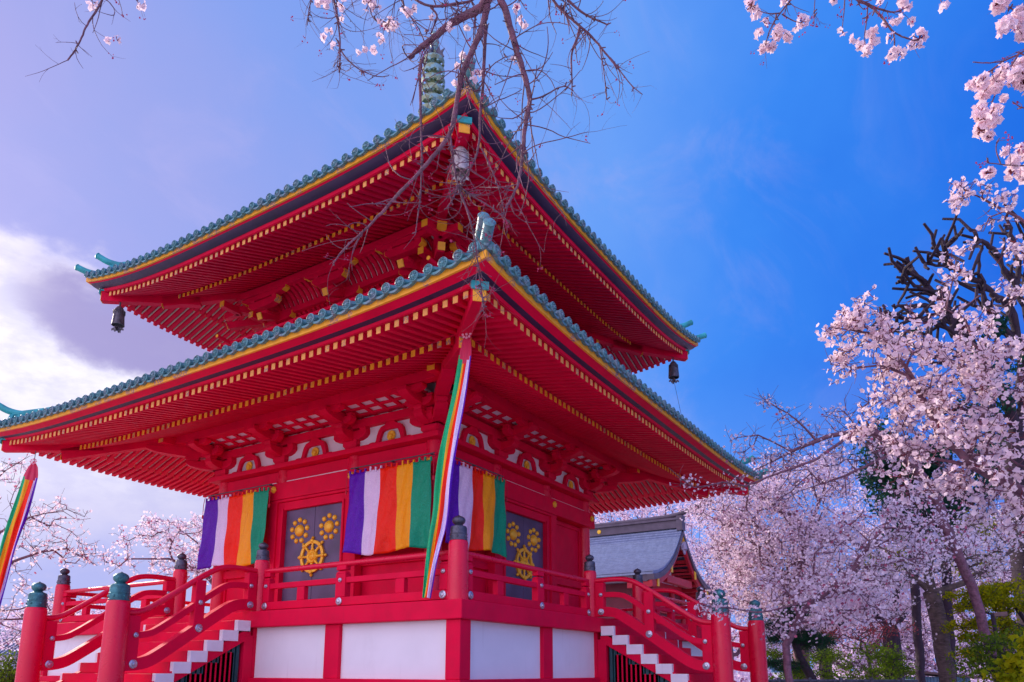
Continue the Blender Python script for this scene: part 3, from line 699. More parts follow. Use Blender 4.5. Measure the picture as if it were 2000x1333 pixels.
for k in (0, 3):
    f = F4(k)
    ST = PG
    a = MB(f); w_ = MB(f)
    nst = 8
    for i in range(nst):
        n0 = 4.525+.217*i; zt = 2.24-.137*i
        a.cut(); a.box(-.99, .99, n0-.02, n0+.217, zt-.137+.002, zt); 
        a.box(-1.0, 1.0, n0-.25, n0-.021, 1.2, zt-.137) if i > 1 else None
        for s_ in (-1, 1):
            x0, x1 = sorted((s_*.992, s_*1.06)); w_.cut(); w_.box(x0, x1, n0+.0-.035, n0+.205, zt-.135, zt+.003) if i else w_.box(x0, x1, n0+.0, n0+.205, zt-.135, zt+.003)
    a.build('step', RED, ST, bevel=.006); w_.build('white_step_end', WHITEP, ST, bevel=.004)
    a = MB(f)
    for s_ in (-1, 1):
        x0, x1 = (s_*.94, s_*1.045) if s_ > 0 else (s_*1.045, s_*.94); a.cut()
        a.prism([(4.50, 2.10), (4.50, 2.02), (6.02, 1.2), (6.25, 1.2), (6.25, 1.24), (4.62, 2.10)], lambda p, q, t: (t, p, q), x0, x1)
        a.box(s_*1.0-.05, s_*1.0+.05, 4.46, 4.60, 1.2, 2.05)
    a.build('stringer', RED, ST, bevel=.006)
    a = MB(f)
    for s_ in (-1, 1):
        a.cut()
        for i in range(22):
            n = 4.63+.07*i; zt = 2.02-(n-4.5)*.54-.01
            if zt > 1.25: a.box(s_*.98-.02, s_*.98+.02, n, n+.045, 1.2, zt)
        a.prism([(4.61, 1.2), (4.61, 1.93), (5.96, 1.2)], lambda p, q, t: (t, p, q), min(s_*.925, s_*.958), max(s_*.925, s_*.958))
    a.build('green_louvre', GREENS, ST)
    for s_ in (-1, 1):
        u = s_*.93
        p = f(u, 4.3, 0); newel(p[0], p[1], 2.37, 3.34, .10, BRONZE, BASE)
        p = f(u, 6.27, 0); newel(p[0], p[1], 1.12, 2.70, .128, BRTEAL, ST)
        rl = link('stair_railing', None, ST) if False else ST
        a = MB(f); a.tube(smoothpath([(u, 4.33, 2.93), (u, 4.82, 2.95), (u, 5.08, 2.87), (u, 5.86, 2.33), (u, 6.02, 2.26), (u, 6.2, 2.25)], 2), .037, 14)
        a.build('hand_rail', REDG, ST, smooth=50)
        a = MB(f)
        a.cut(); a.sweep(smoothpath([(u, 4.36, 2.715), (u, 4.78, 2.715), (u, 4.95, 2.65), (u, 5.75, 2.075), (u, 5.92, 2.0), (u, 6.2, 1.99)], 2), .075, .075, side=(1, 0, 0))
        a.cut(); a.sweep(smoothpath([(u, 4.36, 2.46), (u, 4.66, 2.465), (u, 4.86, 2.38), (u, 5.72, 1.78), (u, 5.92, 1.67), (u, 6.2, 1.65)], 2), .11, .14, side=(1, 0, 0))
        a.build('sloping_rail', RED, ST, smooth=40)
        a = MB(f); b = MB(f)
        for n, z0, z1 in ((4.47, 2.52, 2.90), (5.25, 2.12, 2.72), (6.08, 1.70, 2.22)):
            a.cut(); a.box(u-.05, u+.05, n-.07, n+.07, z0, z1)
        for n, z, r in ((5.25, 2.115, .052), (5.25, 2.435, .032), (6.06, 1.665, .052), (6.06, 1.995, .032), (4.5, 2.46, .05), (4.5, 2.715, .03)):
            for q in (-1, 1): b.cut(); bolt(b, u+q*.056, n, z, r, (q, 0, 0))
        a.build('rail_strut', RED, ST, bevel=.008); b.build('bolt', STEEL, ST, smooth=40)

# ---------------- wind bells, cable
def bell(cx, cy, zt, met, label, s=1.):
    t = thing('wind_bell', label, 'bell', (cx, cy, zt), 'wind bells hanging from the upper eave corners')
    a = MB(); r = .105*s
    a.lathe([(.02, .06), (.05, .04), (r*.72, 0), (r*.86, -.03), (r*.9, -.10), (r*.97, -.20), (r*1.06, -.30), (r*1.10, -.33), (r*1.02, -.335), (r*.9, -.29), (r*.82, -.10), (r*.5, -.02)], (cx, cy, zt), (0, 0, 1), 24)
    for j in range(4):
        an = PI/2*j+.3; e = Vector((math.cos(an), math.sin(an), 0))
        a.beam(Vector((cx, cy, zt-.03))+e*r*.9, Vector((cx, cy, zt-.32))+e*r*1.08, .012, .012)
        for i in range(4):
            for q in range(3):
                an2 = an+.3+i*.28; e2 = Vector((math.cos(an2), math.sin(an2), 0)); a.lathe([(.009, 0), (.007, .016)], Vector((cx, cy, zt-.045-.028*q))+e2*r*.88, e2, 6)
    b = a.build('bell_body', met, t, smooth=40)
    a = MB(); a.tube([(cx, cy, zt+.05), (cx, cy, zt+.16)], .007, 6)
    for i in range(3): a.lathe([(.016, 0), (.02, .012), (.016, .024)], (cx, cy, zt+.06+.035*i), (0, 0, 1), 8)
    a.build('hanger', WIRE, t)
    a = MB(); a.tube([(cx, cy, zt-.05), (cx, cy, zt-.40)], .008, 6)
    for j in range(4):
        an = PI/2*j+.6; e = Vector((math.cos(an), math.sin(an), 0)); o = Vector((cx, cy, zt-.40)); tt = Vector((-e.y, e.x, 0))
        a.prism([(.005, -.03), (.05, -.06), (.075, -.02), (.11, -.035), (.115, .0), (.07, .03), (.05, .0), (.03, .04), (.005, .02)], lambda p, q, w: o+e*p+Vector((0, 0, q))+tt*w, -.006, .006)
    a.build('clapper', met, t)
bell(-4.04, -4.04, 8.40, BELLM, 'pale wind bell under the nearest corner of the upper roof, behind bare twigs', 1.05)
bell(4.0, -4.02, 8.33, BELLD, 'dark wind bell under the right hand corner of the upper roof against blue sky', 1.0)
bell(-4.02, 4.0, 8.33, BELLD, 'dark wind bell under the left hand corner of the upper roof against pale cloud', 1.0)
a = MB(); q = on(1333, 822, 1, -5.35); a.tube([(4.0, -4.02, 7.92), tuple(q)], .004, 5)
tag(a.build('cable', WIRE), 'thin cable stretched from the right hand wind bell down to the lower eave', 'cable')

# ---------------- five-coloured curtains and streamers
def silk(name, col, hi):
    def fn(h, oc, c, b):
        v = h.n.new('ShaderNodeTexVoronoi'); v.feature = 'F1'; v.inputs['Scale'].default_value = 7.5; h.put(v.inputs['Vector'], oc)
        w = h.math('SINE', h.math('MULTIPLY', v.outputs['Distance'], 75.)); v2 = h.noise(oc, 60, 3, .6)
        k = h.math('ADD', h.rng(w, .1, .7), h.rng(v2, .5, .62), clamp=True)
        return h.mix(h.math('MULTIPLY', k, .6), c, hi)
    return mat(name, col, .45, spec=.25, var=.04, vs=4, bump=.9, bs=11, fn=fn)
SILK = [silk('purple_silk', (.085, .0, .36), (.17, .01, .58)), silk('white_silk', (.74, .62, .86), (.92, .84, .98)), silk('red_silk', (.97, .006, .001), (1., .05, .002)), silk('yellow_silk', (1., .35, .0), (1., .52, .01)), silk('green_silk', (.0, .30, .13), (.004, .46, .26))]
SILKB = [silk('bright_green_ribbon', (.0, .42, .15), (.03, .55, .2)), silk('yellow_ribbon', (.90, .42, .01), (.95, .5, .02)), SILK[2], SILK[1], SILK[0], mat('red_head', (.66, .01, .08), .5), mat('pink_flower', (.85, .4, .5), .6)]
def curtain(k, u0, u1, z0, z1, label, seed, flip, skew=0.):
    f = F4(k); n = 2.79; c = f((u0+u1)/2, n, z0)
    t = thing('curtain', label, 'curtain', c, 'five coloured temple curtains hung on the pagoda walls'); rn = random.Random(seed)
    a = MB(f); NU, NZ = 60, 34; ph = [rn.uniform(0, 6) for _ in range(6)]
    def P(i, j):
        s = i/NU; q = j/NZ; u = u0+(u1-u0)*s; w = u1-u0
        sc = .012*abs(math.sin(s*PI*10))*(1-q)*1.5
        z = z0-(z0-z1)*q*(1+.02*math.sin(s*9+ph[4]))-sc-.02*math.sin(s*7+ph[5])*q
        wav = (.012+.035*q)*math.sin(s*17+ph[0]+q*1.7)+.02*q*math.sin(s*31+ph[1]-q*4)+.008*math.sin(s*50+q*12+ph[2])+.02*q*q*math.sin(s*5+ph[3])
        return (u+.008*q*math.sin(q*5+s*4+ph[1])+skew*q*w, n+wav+.02, z)
    vs = [P(i, j) for j in range(NZ+1) for i in range(NU+1)]
    seam = []
    for i in range(NU):
        b = int(i/NU*5); b = 4-b if flip else b; seam.append(b)
    for j in range(NZ):
        for i in range(NU):
            a.f.append((j*(NU+1)+i, j*(NU+1)+i+1, (j+1)*(NU+1)+i+1, (j+1)*(NU+1)+i)); a.m.append(seam[i])
    a.v = [tuple(f(*p)) for p in vs]
    o = a.build('cloth', SILK, t, recalc=False); o.data.polygons.foreach_set('use_smooth', [True]*len(o.data.polygons))
    sm = o.modifiers.new('solid', 'SOLIDIFY'); sm.thickness = .003
    a = MB(f)
    for i in range(16):
        s = i/15; u = u0+(u1-u0)*s; b = min(4, int(s*4.999)); b = 4-b if flip else b
        p = P(int(s*NU), 0); a.cut(); a.box(u-.013, u+.013, n-.004, n+.02, p[2]-.03, z0+.045+.012*math.sin(i*2.), b)
    a.build('tab', SILK, t)
    a = MB(f); pts = [(u0-.06+(u1-u0+.12)*i/40, n+.008, z0+.035+.014*math.cos(i*PI/4)) for i in range(41)]; a.tube(pts, .006, 6)
    for u in (u0-.06, u1+.06): a.tube([(u, n+.008, z0+.04), (u+.01, n+.03, z0-.1), (u, n+.02, z0-.25)], .006, 6); a.lathe([(.006, 0), (.016, .02), (.012, .07)], (u, n+.02, z0-.26), (0, 0, -1), 8)
    a.build('cord', CORD, t)
    a = MB(f); a.tube([(u0-.03, n-.03, z0+.10), (u1+.03, n-.03, z0+.10)], .010, 8)
    for u in (u0+.05, (u0+u1)/2, u1-.05): a.box(u-.012, u+.012, 2.66, n-.03, z0+.09, z0+.11)
    a.build('curtain_rod', WIRE, t)
    return t
# left face is k=3 (u=-y), right face is k=0 (u=x)
curtain(3, -2.60, -.90, 4.66, 3.38, 'purple white red yellow green curtain on the wall left of the left hand door', 1, False)
curtain(3, 1.03, 2.66, 4.66, 3.34, 'wide five coloured curtain between the left hand door and the near corner of the pagoda', 2, False)
curtain(0, -2.60, -1.03, 4.68, 3.42, 'five coloured curtain between the near corner of the pagoda and the right hand door', 3, False)
def streamer(pts, wid, label, seed, nrm, twist=0., stripe=(.34, .46, .68, .90)):
    """ribbon hanging along pts, five colour stripes side by side, red rounded head"""
    P = smoothpath([tuple(p) for p in pts], 3); n = len(P); t = thing('streamer', label, 'streamer', tuple(P[-1])); a = MB()
    L = [0]; 
    for i in range(1, n): L.append(L[-1]+(P[i]-P[i-1]).length)
    tot = L[-1]; C = 30; vs = []; N = Vector(nrm).normalized()
    for i in range(n):
        d = (P[min(i+1, n-1)]-P[max(i-1, 0)]).normalized(); q = L[i]/tot; w = np.interp(q, [x for x, _ in wid], [y for _, y in wid])
        an = twist*q; s_ = d.cross(N).normalized(); s_ = s_*math.cos(an)+N*math.sin(an)
        for j in range(C+1):
            x = j/C-.5; vs.append(P[i]+s_*w*x+N*(.028*math.sin(x*15+q*11+seed)*w/.25*(.2+q)+.02*math.sin(x*7-q*17)*q))
    a.v = [tuple(v) for v in vs]
    for i in range(n-1):
        q = L[i]/tot
        for j in range(C):
            m_ = 5 if q < .075+.03*math.sin(PI*j/C) else int(np.searchsorted(stripe, 1-(j+.5)/C)); a.f.append((i*(C+1)+j, i*(C+1)+j+1, (i+1)*(C+1)+j+1, (i+1)*(C+1)+j)); a.m.append(m_)
    o = a.build('cloth', SILKB, t, recalc=False); o.data.polygons.foreach_set('use_smooth', [True]*len(o.data.polygons)); sm = o.modifiers.new('s', 'SOLIDIFY'); sm.thickness = .003
    a = MB(); c = P[max(1, int(n*.05))]; nn = N if (Vector(CC)-c).dot(N) > 0 else -N; w = wid[1][1]
    e1 = nn.orthogonal().normalized(); e2 = nn.cross(e1)
    for j in range(8): a.lathe([(.016, 0), (.014, .006)], c+nn*.03+(e1*math.cos(j*PI/4)+e2*math.sin(j*PI/4))*.045, nn, 8)
    a.lathe([(.018, 0), (.014, .01)], c+nn*.03, nn, 8); a.build('flower_mark', SILKB[6], t)
    a = MB(); a.tube([P[0], P[0]+Vector((0, 0, .20))], .006, 6); a.build('hook', WIRE, t)
    return t
vn = Vector(-FW)+Vector((0, 0, .0))
nd = lambda u, v, d: Vector(pt(u, v, d))
dn = 8.0
streamer([on(913, 652, 0, -4.50), on(909, 695, 0, -4.50), on(897, 770, 0, -4.48), on(880, 850, 0, -4.46), on(866, 940, 0, -4.45), on(860, 1010, 0, -4.45), on(846, 1075, 0, -4.46), on(832, 1168, 0, -4.52)],
         [(0, .02), (.02, .09), (.07, .15), (.2, .17), (.5, .20), (.75, .21), (.88, .13), (1, .09)], 'long five coloured streamer with red head hanging from the near corner of the lower eave', 1., (-.95, -.35, .1))
streamer([on(67, 902, 1, 4.58), on(62, 925, 1, 4.60), on(44, 985, 1, 4.62), on(22, 1050, 1, 4.66), on(2, 1120, 1, 4.68), on(-14, 1185, 1, 4.70), on(-30, 1260, 1, 4.74)],
         [(0, .03), (.03, .16), (.08, .24), (.3, .26), (.8, .20), (1, .12)], 'five coloured streamer with red head blowing at the far left edge under the eave', 3., (-.75, -.62, .1), .4, (.20, .46, .76, .88))

# ================================================================== small hall behind, on the right
def hall():
    sc = 1.6; H = CC+sc*(np.array([7.80, -2.40, 5.35])-CC)          # top of the gable
    hx, y0, hz = H; y1 = y0+13.
    t = thing('temple_hall', 'small red temple hall with curved grey roof, half hidden behind the right stairs', 'temple hall', (hx, y0, 0))
    # half section of the curved roof: (distance from ridge, drop), measured at this scale
    pr = [(0, 0), (.35, .42), (.75, .86), (1.2, 1.28), (1.75, 1.66), (2.4, 1.98), (3.05, 2.18), (3.55, 2.26)]
    def side(sx, a, yA, yB, off, th, m=0):
        vs = []; n = len(pr)
        for y in (yA, yB):
            for d, z in pr: vs.append((hx+sx*d, y, hz-z+off))
            for d, z in pr: vs.append((hx+sx*d, y, hz-z+off-th))
        q = 2*n; fs = []
        for i in range(n-1): fs += [(i, i+1, q+i+1, q+i), (n+i, q+n+i, q+n+i+1, n+i+1), (i, n+i, n+i+1, i+1), (q+i, q+i+1, q+n+i+1, q+n+i)]
        fs += [(0, q, q+n, n), (n-1, 2*n-1, q+2*n-1, q+n-1)]; a.add(vs, fs, m)
    fine = []
    P = [np.array(p) for p in pr]
    L = [0]
    for a_, b_ in zip(P, P[1:]): L.append(L[-1]+np.linalg.norm(b_-a_))
    def at(s): return np.interp(s, L, [p[0] for p in pr]), np.interp(s, L, [p[1] for p in pr])
    for sx in (-1, 1):
        a = MB(); side(sx, a, y0-.55, y1, 0, .10)
        N = 27; 
        for i in range(N):       # horizontal copper courses, each a low step
            s0, s1 = L[-1]*i/N, L[-1]*(i+1)/N; (d0, q0), (d1, q1) = at(s0), at(s1)
            a.hexa([(hx+sx*d0, y0-.56, hz-q0-.02), (hx+sx*d0, y1, hz-q0-.02), (hx+sx*d1, y1, hz-q1-.02), (hx+sx*d1, y0-.56, hz-q1-.02), (hx+sx*d0, y0-.56, hz-q0+.012), (hx+sx*d0, y1, hz-q0+.012), (hx+sx*d1, y1, hz-q1+.05), (hx+sx*d1, y0-.56, hz-q1+.05)])
        a.build('roof', SLATE, t)
        a = MB(); side(sx, a, y0-.60, y0-.30, -.10, .22); a.build('verge', DKROOF, t)
        a = MB(); side(sx, a, y0-.52, y0-.40, -.33, .24); 
        for d, z in ((.55, 1.3), (2.15, 2.5)): pass
        a.build('bargeboard', REDH, t)
        a = MB()
        for dd in (1.45, 3.0):
            z = np.interp(dd, [p[0] for p in pr], [p[1] for p in pr]); a.cut(); a.box(hx+sx*dd-.09, hx+sx*dd+.09, y0-.56, y0-.525, hz-z-.62, hz-z-.36); a.lathe([(.10, 0), (.09, .03), (.04, .05)], (hx+sx*dd, y0-.53, hz-z-.32), (0, -1, 0), 10)
        a.build('gold_fitting', GOLD, t)
        a = MB(); a.box(min(hx+sx*3.2, hx+sx*3.5), max(hx+sx*3.2, hx+sx*3.5), y0-.3, y1, hz-2.62, hz-2.30); a.build('eave_board', DKROOF, t)
    a = MB(); a.prism([(-.13, .02), (0, .16), (.13, .02), (.30, -.36), (.12, -.40), (0, -.10), (-.12, -.40), (-.30, -.36)], lambda p, q, w: (hx+p, w, hz-.28+q), y0-.56, y0-.50); a.build('gable_fitting', GOLD, t)
    a = MB(); a.tube([(hx, y0-.58, hz-.62), (hx, y0-.58, hz-.95)], [.10, .16], 10)
    for s_ in (-1, 1): a.tube(smoothpath([(hx, y0-.58, hz-.75), (hx+s_*.22, y0-.58, hz-.72), (hx+s_*.30, y0-.58, hz-.9), (hx+s_*.16, y0-.58, hz-.98)]), .04, 8)
    a.lathe([(.16, 0), (.17, .03), (.06, .05)], (hx, y0-.58, hz-1.0), (0, -1, 0), 12); a.build('gable_pendant', BRONZE2, t, smooth=40)
    a = MB(); a.box(hx-.13, hx+.13, y0-.45, y1, hz+.0, hz+.34); a.box(hx-.22, hx+.22, y0-.5, y1, hz+.345, hz+.44); a.box(hx-.20, hx+.20, y0-.62, y0-.36, hz-.12, hz+.52)
    a.tube(smoothpath([(hx, y1, hz+.5), (hx, y0+.6, hz+.5), (hx, y0-.5, hz+.60), (hx, y0-1.35, hz+.86)]), .10, 10); a.lathe([(.10, 0), (.09, .03), (.03, .04)], (hx-.14, y0+3.3, hz+.17), (-1, 0, 0), 12, 1)
    a.build('ridge', [DKROOF, GOLD], t, smooth=40)
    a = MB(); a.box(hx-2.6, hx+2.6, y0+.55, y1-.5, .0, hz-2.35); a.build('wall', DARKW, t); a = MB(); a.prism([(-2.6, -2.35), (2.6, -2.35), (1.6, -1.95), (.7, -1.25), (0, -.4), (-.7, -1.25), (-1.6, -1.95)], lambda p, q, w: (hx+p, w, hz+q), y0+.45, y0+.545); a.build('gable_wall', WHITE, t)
    a = MB()
    for x in (-2.6, -1.2, 1.2, 2.6): a.cut(); a.lathe([(.14, 0), (.14, hz-2.3)], (hx+x, y0+.5, 0), (0, 0, 1), 12)
    a.build('column', REDH, t, smooth=40)
    a = MB()
    for z in (-2.62, -3.6): a.cut(); a.box(hx-3.1, hx+3.1, y0+.36, y0+.52, hz+z, hz+z+.3)
    a.cut(); a.box(hx-1.5, hx+1.5, y0-.36, y0-.1, hz-2.45, hz-2.15); a.build('tie_beam', REDH, t, bevel=.01)
    a = MB(); a.prism([(-2.5, -3.25), (-2.0, -2.75), (-1.2, -2.64), (-1.2, -2.78), (-1.9, -2.95), (-2.3, -3.3)], lambda p, q, w: (hx+p, w, hz+q), y0+.30, y0+.38); a.build('curved_beam', REDH, t)
    for sx in (-1, 1):
        a = MB()
        for i in range(9):        # eave rafters following the slope, seen from below in the gable
            x = .45+.36*i; z = np.interp(x, [p[0] for p in pr], [p[1] for p in pr])
            a.box(min(hx+sx*x, hx+sx*(x+.13)), max(hx+sx*x, hx+sx*(x+.13)), y0-.40, y0+.56, hz-z-.62, hz-z-.36)
        a.build('rafter_row', REDH, t)
    a = MB()
    for s_ in (-1, 1):
        for i in range(7): x = .45+.36*i; z = np.interp(x+.2, [p[0] for p in pr], [p[1] for p in pr]); a.box(min(hx+s_*x, hx+s_*(x+.36)), max(hx+s_*x, hx+s_*(x+.36)), y0-.39, y0+.56, hz-z-.38, hz-z-.33)
    a.build('white_soffit', WHITEP, t)
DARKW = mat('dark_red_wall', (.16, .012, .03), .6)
def coursefn(h, oc, c, b):
    n = h.noise(h.mapping(oc, (1, 3, 1)), 3, 4); return h.mix(h.rng(n, .4, .7, 0, .6), c, (.16, .20, .30))
SLATE = mat('grey_copper_roof', (.22, .27, .38), .35, metal=.2, var=.12, vs=5, fn=coursefn)
DKROOF = mat('dark_roof_edge', (.10, .075, .10), .5, var=.2)
BRONZE2 = mat('pendant_grey', (.34, .28, .36), .5)
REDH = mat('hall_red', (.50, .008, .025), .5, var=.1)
hall()

# ================================================================== vegetation
def quads_from(C, A, B):           # C (n,3) centres, A,B half vectors -> quads
    n = len(C); V = np.stack([C-A-B, C+A-B, C+A+B, C-A+B], 1).reshape(-1, 3); return V, np.arange(4*n).reshape(n, 4)
def unit(v): return v/np.maximum(np.linalg.norm(v, axis=-1, keepdims=True), 1e-9)
def frame(N):
    h = RNG.normal(size=N.shape); e = unit(np.cross(N, h)); return e, np.cross(N, e)
def flowers(C, size, petals=5, N=None):
    """open blossoms: petals as cupped kites round each centre"""
    n = len(C)
    if N is None: N = unit(RNG.normal(size=(n, 3)))
    e, g_ = frame(N); s = size*RNG.uniform(.75, 1.2, (n, 1)); cup = RNG.uniform(.1, .7, (n, 1))
    Vs = []
    for p in range(petals):
        an = 2*PI*p/petals; d = e*math.cos(an)+g_*math.sin(an); w = -e*math.sin(an)+g_*math.cos(an)
        Vs.append(np.stack([C+N*0, C+s*(d*.32+w*.24+N*cup*.22), C+s*(d*.52+N*cup*.45), C+s*(d*.32-w*.24+N*cup*.22)], 1))
    V = np.stack(Vs, 1).reshape(-1, 3)                  # n,petals,4,3
    # share the centre so a blossom is one island
    idx = np.arange(n*petals*4).reshape(n, petals, 4).copy(); idx[:, :, 0] = idx[:, 0:1, 0]
    return V, idx.reshape(-1, 4)
def puffs(C, size, k=2):
    V, Q = [], []; off = 0
    for _ in range(k):
        n = len(C); N = unit(RNG.normal(size=(n, 3))); e, g_ = frame(N); s = size*RNG.uniform(.6, 1.2, (n, 1))
        v = np.stack([C-e*s*.5, C+g_*s*RNG.uniform(.3, .55, (n, 1)), C+e*s*.5+N*s*.1, C-g_*s*RNG.uniform(.3, .55, (n, 1))], 1).reshape(-1, 3)
        V.append(v); Q.append(np.arange(4*n).reshape(n, 4)+off); off += 4*n
    return np.concatenate(V), np.concatenate(Q)
def edges_mesh(P0, P1, r0, r1, k=5):
    P0, P1 = np.asarray(P0, float), np.asarray(P1, float); n = len(P0); d = unit(P1-P0); ref = np.where(np.abs(d[:, 2:3]) < .9, np.array([[0, 0, 1.]]), np.array([[1., 0, 0]]))
    e = unit(np.cross(d, ref)); g_ = np.cross(d, e); V = []
    for P, r in ((P0, r0), (P1, r1)):
        for j in range(k):
            an = 2*PI*j/k; V.append(P+(e*math.cos(an)+g_*math.sin(an))*np.asarray(r)[:, None])
    V = np.stack(V, 1).reshape(-1, 3); b = (np.arange(n)*2*k)[:, None]
    Q = np.concatenate([b+np.array([[j, (j+1) % k, k+(j+1) % k, k+j]]) for j in range(k)])
    return V, Q
class Skel:
    def __init__(s): s.p = []; s.par = []; s.len = []
    def add(s, p, par):
        s.p.append(np.asarray(p, float)); s.par.append(par); s.len.append(0 if par < 0 else s.len[par]+np.linalg.norm(s.p[-1]-s.p[par])); return len(s.p)-1
    def path(s, pts, par=-1, step=.25, jit=.0):
        for a, b in zip(pts, pts[1:]):
            a, b = np.asarray(a, float), np.asarray(b, float)
            if par < 0: par = s.add(a, -1)
            n = max(1, int(np.linalg.norm(b-a)/step))
            for i in range(1, n+1): par = s.add(a+(b-a)*i/n+RNG.normal(size=3)*jit*(i < n), par)
        return par
    def near(s, p): return int(np.argmin([np.linalg.norm(q-p) for q in s.p]))
    def grow(s, A, bf=.25, step=.3, jit=.1, sag=0.):
        """join every attractor to the skeleton (minimum spanning tree with a path-length penalty)"""
        A = np.asarray(A); n = len(A); P = np.array(s.p); Ln = np.array(s.len); best = np.full(n, 1e9); who = np.zeros(n, int)
        for i in range(0, len(P), 200):
            D = np.linalg.norm(A[:, None]-P[None, i:i+200], axis=2)+bf*Ln[None, i:i+200]; j = D.argmin(1); v = D[np.arange(n), j]; m_ = v < best; best[m_] = v[m_]; who[m_] = j[m_]+i
        todo = np.ones(n, bool)
        for _ in range(n):
            c = np.where(todo, best, 1e9); i = int(c.argmin()); todo[i] = False; par = int(who[i]); a = s.p[par]; b = A[i]; d = np.linalg.norm(b-a); k = max(1, int(d/step)); off = RNG.normal(size=3)*jit*d*.5
            new = []
            for q in range(1, k+1):
                t = q/k; w = math.sin(PI*t); par = s.add(a+(b-a)*t+off*w+RNG.normal(size=3)*jit*step*.4*(q < k)+np.array([0, 0, sag*d*w]), par); new.append(par)
            NP = np.array([s.p[q] for q in new]); NL = np.array([s.len[q] for q in new])
            D = np.linalg.norm(A[:, None]-NP[None], axis=2)+bf*NL[None]; j = D.argmin(1); v = D[np.arange(n), j]; m_ = (v < best) & todo; best[m_] = v[m_]; who[m_] = np.array(new)[j[m_]]
    def radii(s, tip, root, pw=2.4):
        n = len(s.p); acc = np.zeros(n); ch = np.zeros(n, int)
        for i in range(n-1, -1, -1):
            if acc[i] == 0: acc[i] = tip**pw
            if s.par[i] >= 0: acc[s.par[i]] += acc[i]
        r = acc**(1/pw); mx = r.max()
        r = tip+(r-tip)*min(1, (root-tip)/(mx-tip)) if root < mx else r+(root-mx)*((r-tip)/(mx-tip))**2
        s.r = r; return r
    def mesh(s, name, mat_, parent, k=6, extra=None, fixed=None):
        par = np.array(s.par); P = np.array(s.p); i = np.where(par >= 0)[0]; r = s.r
        r0 = r[par[i]]; r1 = r[i]; r0 = np.minimum(r0, r1*1.35+.001)
        big = r1 > np.percentile(r1, 80); V, Q = [], []; off = 0; dv = unit(P[i]-P[par[i]])*(r1*.3)[:, None]
        for m_, kk in ((big, k), (~big, 4)):
            if m_.any():
                v, q = edges_mesh(P[par[i[m_]]]-dv[m_], P[i[m_]]+dv[m_], r0[m_], r1[m_], kk); V.append(v); Q.append(q+off); off += len(v)
        if extra is not None: v, q = edges_mesh(*extra, 3); V.append(v); Q.append(q+off)
        return np_mesh(name, np.concatenate(V), Q and np.concatenate(Q), None, [mat_], parent, smooth=True)
def blob(u, v, d, ru, rv, rd, n, fill=.55):
    """n points in an ellipsoid centred d metres out in direction (u,v); radii given across, up and along"""
    c = pt(u, v, d); k = unit(RNG.normal(size=(n, 3)))*RNG.uniform(fill**3, 1, (n, 1))**(1/3)
    return c+k[:, :1]*_R*(ru*d/FPX)+k[:, 1:2]*np.array([0, 0, 1.])*(rv*d/FPX)+k[:, 2:]*_F*rd
def twigs(s, rmax, per, ln, droop=0.):
    """short side shoots on the thin wood; returns their ends and the edges"""
    P = np.array(s.p); par = np.array(s.par); i = np.where((s.r < rmax) & (par >= 0))[0]; i = np.repeat(i, per); t = RNG.uniform(size=(len(i), 1))
    a = P[i]*(1-t)+P[par[i]]*t; d0 = unit(P[i]-P[par[i]]); d = unit(d0*.5+RNG.normal(size=a.shape)*.8+np.array([0, 0, .15-droop])); L = ln*RNG.uniform(.3, 1.2, (len(i), 1)); mid = a+d*L*.5; d2 = unit(d+RNG.normal(size=a.shape)*.35); b = mid+d2*L*.5
    return a, mid, b
def cherry(name, label, trunk, limbs, blobs, tip=.006, root=.16, bf=.22, step=.3, jit=.12, twn=2, twl=.35, per=3, fs=.045, kind='mid', bark=None, group=None, spread=.06, cat='cherry tree', bmat=None, tw_r=None, clus=1, sag=0., dens=None):
    s = Skel(); e = s.path(trunk, step=step, jit=.01)
    for L in limbs:
        j = s.near(np.asarray(L[0])); s.path([s.p[j]]+list(L[1:]), j, step, step*jit*.3)
    s.grow(np.concatenate(blobs), bf, step, jit, sag)
    s.radii(tip, root); t = thing(name, label, cat, tuple(trunk[0]), group)
    a, m_, b = twigs(s, tw_r or tip*3.2, twn, twl); r = np.full(len(a), tip*.7)
    ex = (np.concatenate([a, m_]), np.concatenate([m_, b]), np.concatenate([r*1.3, r]), np.concatenate([r, r*.6]))
    s.mesh('trunk', bark or BARK, t, 7, ex)
    k = RNG.uniform(size=(len(a), per)); q = k[..., None]
    base = np.where(q < .5, a[:, None]+(m_-a)[:, None]*q*2, m_[:, None]+(b-m_)[:, None]*(q*2-1))
    if dens is not None: base = base[RNG.uniform(size=len(base)) < dens]
    base = base.reshape(-1, 3)
    C = np.repeat(base, clus, 0); C = C+RNG.normal(size=C.shape)*spread
    if kind == 'near': V, Q = flowers(C, fs); 
    elif kind == 'mid': V, Q = flowers(C, fs, 5)
    else: V, Q = puffs(C, fs, 2)
    np_mesh('blossom', V, Q, None, [bmat or {'near': BLOS, 'mid': BLOSM}.get(kind, BLOSF)], t)
    if kind in ('near',):        # calyx and stalks behind part of the blossoms
        pick = RNG.uniform(size=len(C)) < .5; c2 = C[pick]; b2 = np.repeat(base, clus, 0)[pick]
        v, q = edges_mesh(b2, c2, np.full(len(c2), .0012), np.full(len(c2), .0028), 3); tag(np_mesh('stalks', v, q, None, [CALYX], t), kind='stuff')
    return t
def PX(*ps, d=None): return [pt(p[0], p[1], p[2] if len(p) > 2 else d) for p in ps]
def gp(u, d): p = pt(u, 1310, d); p[2] = 0; return p

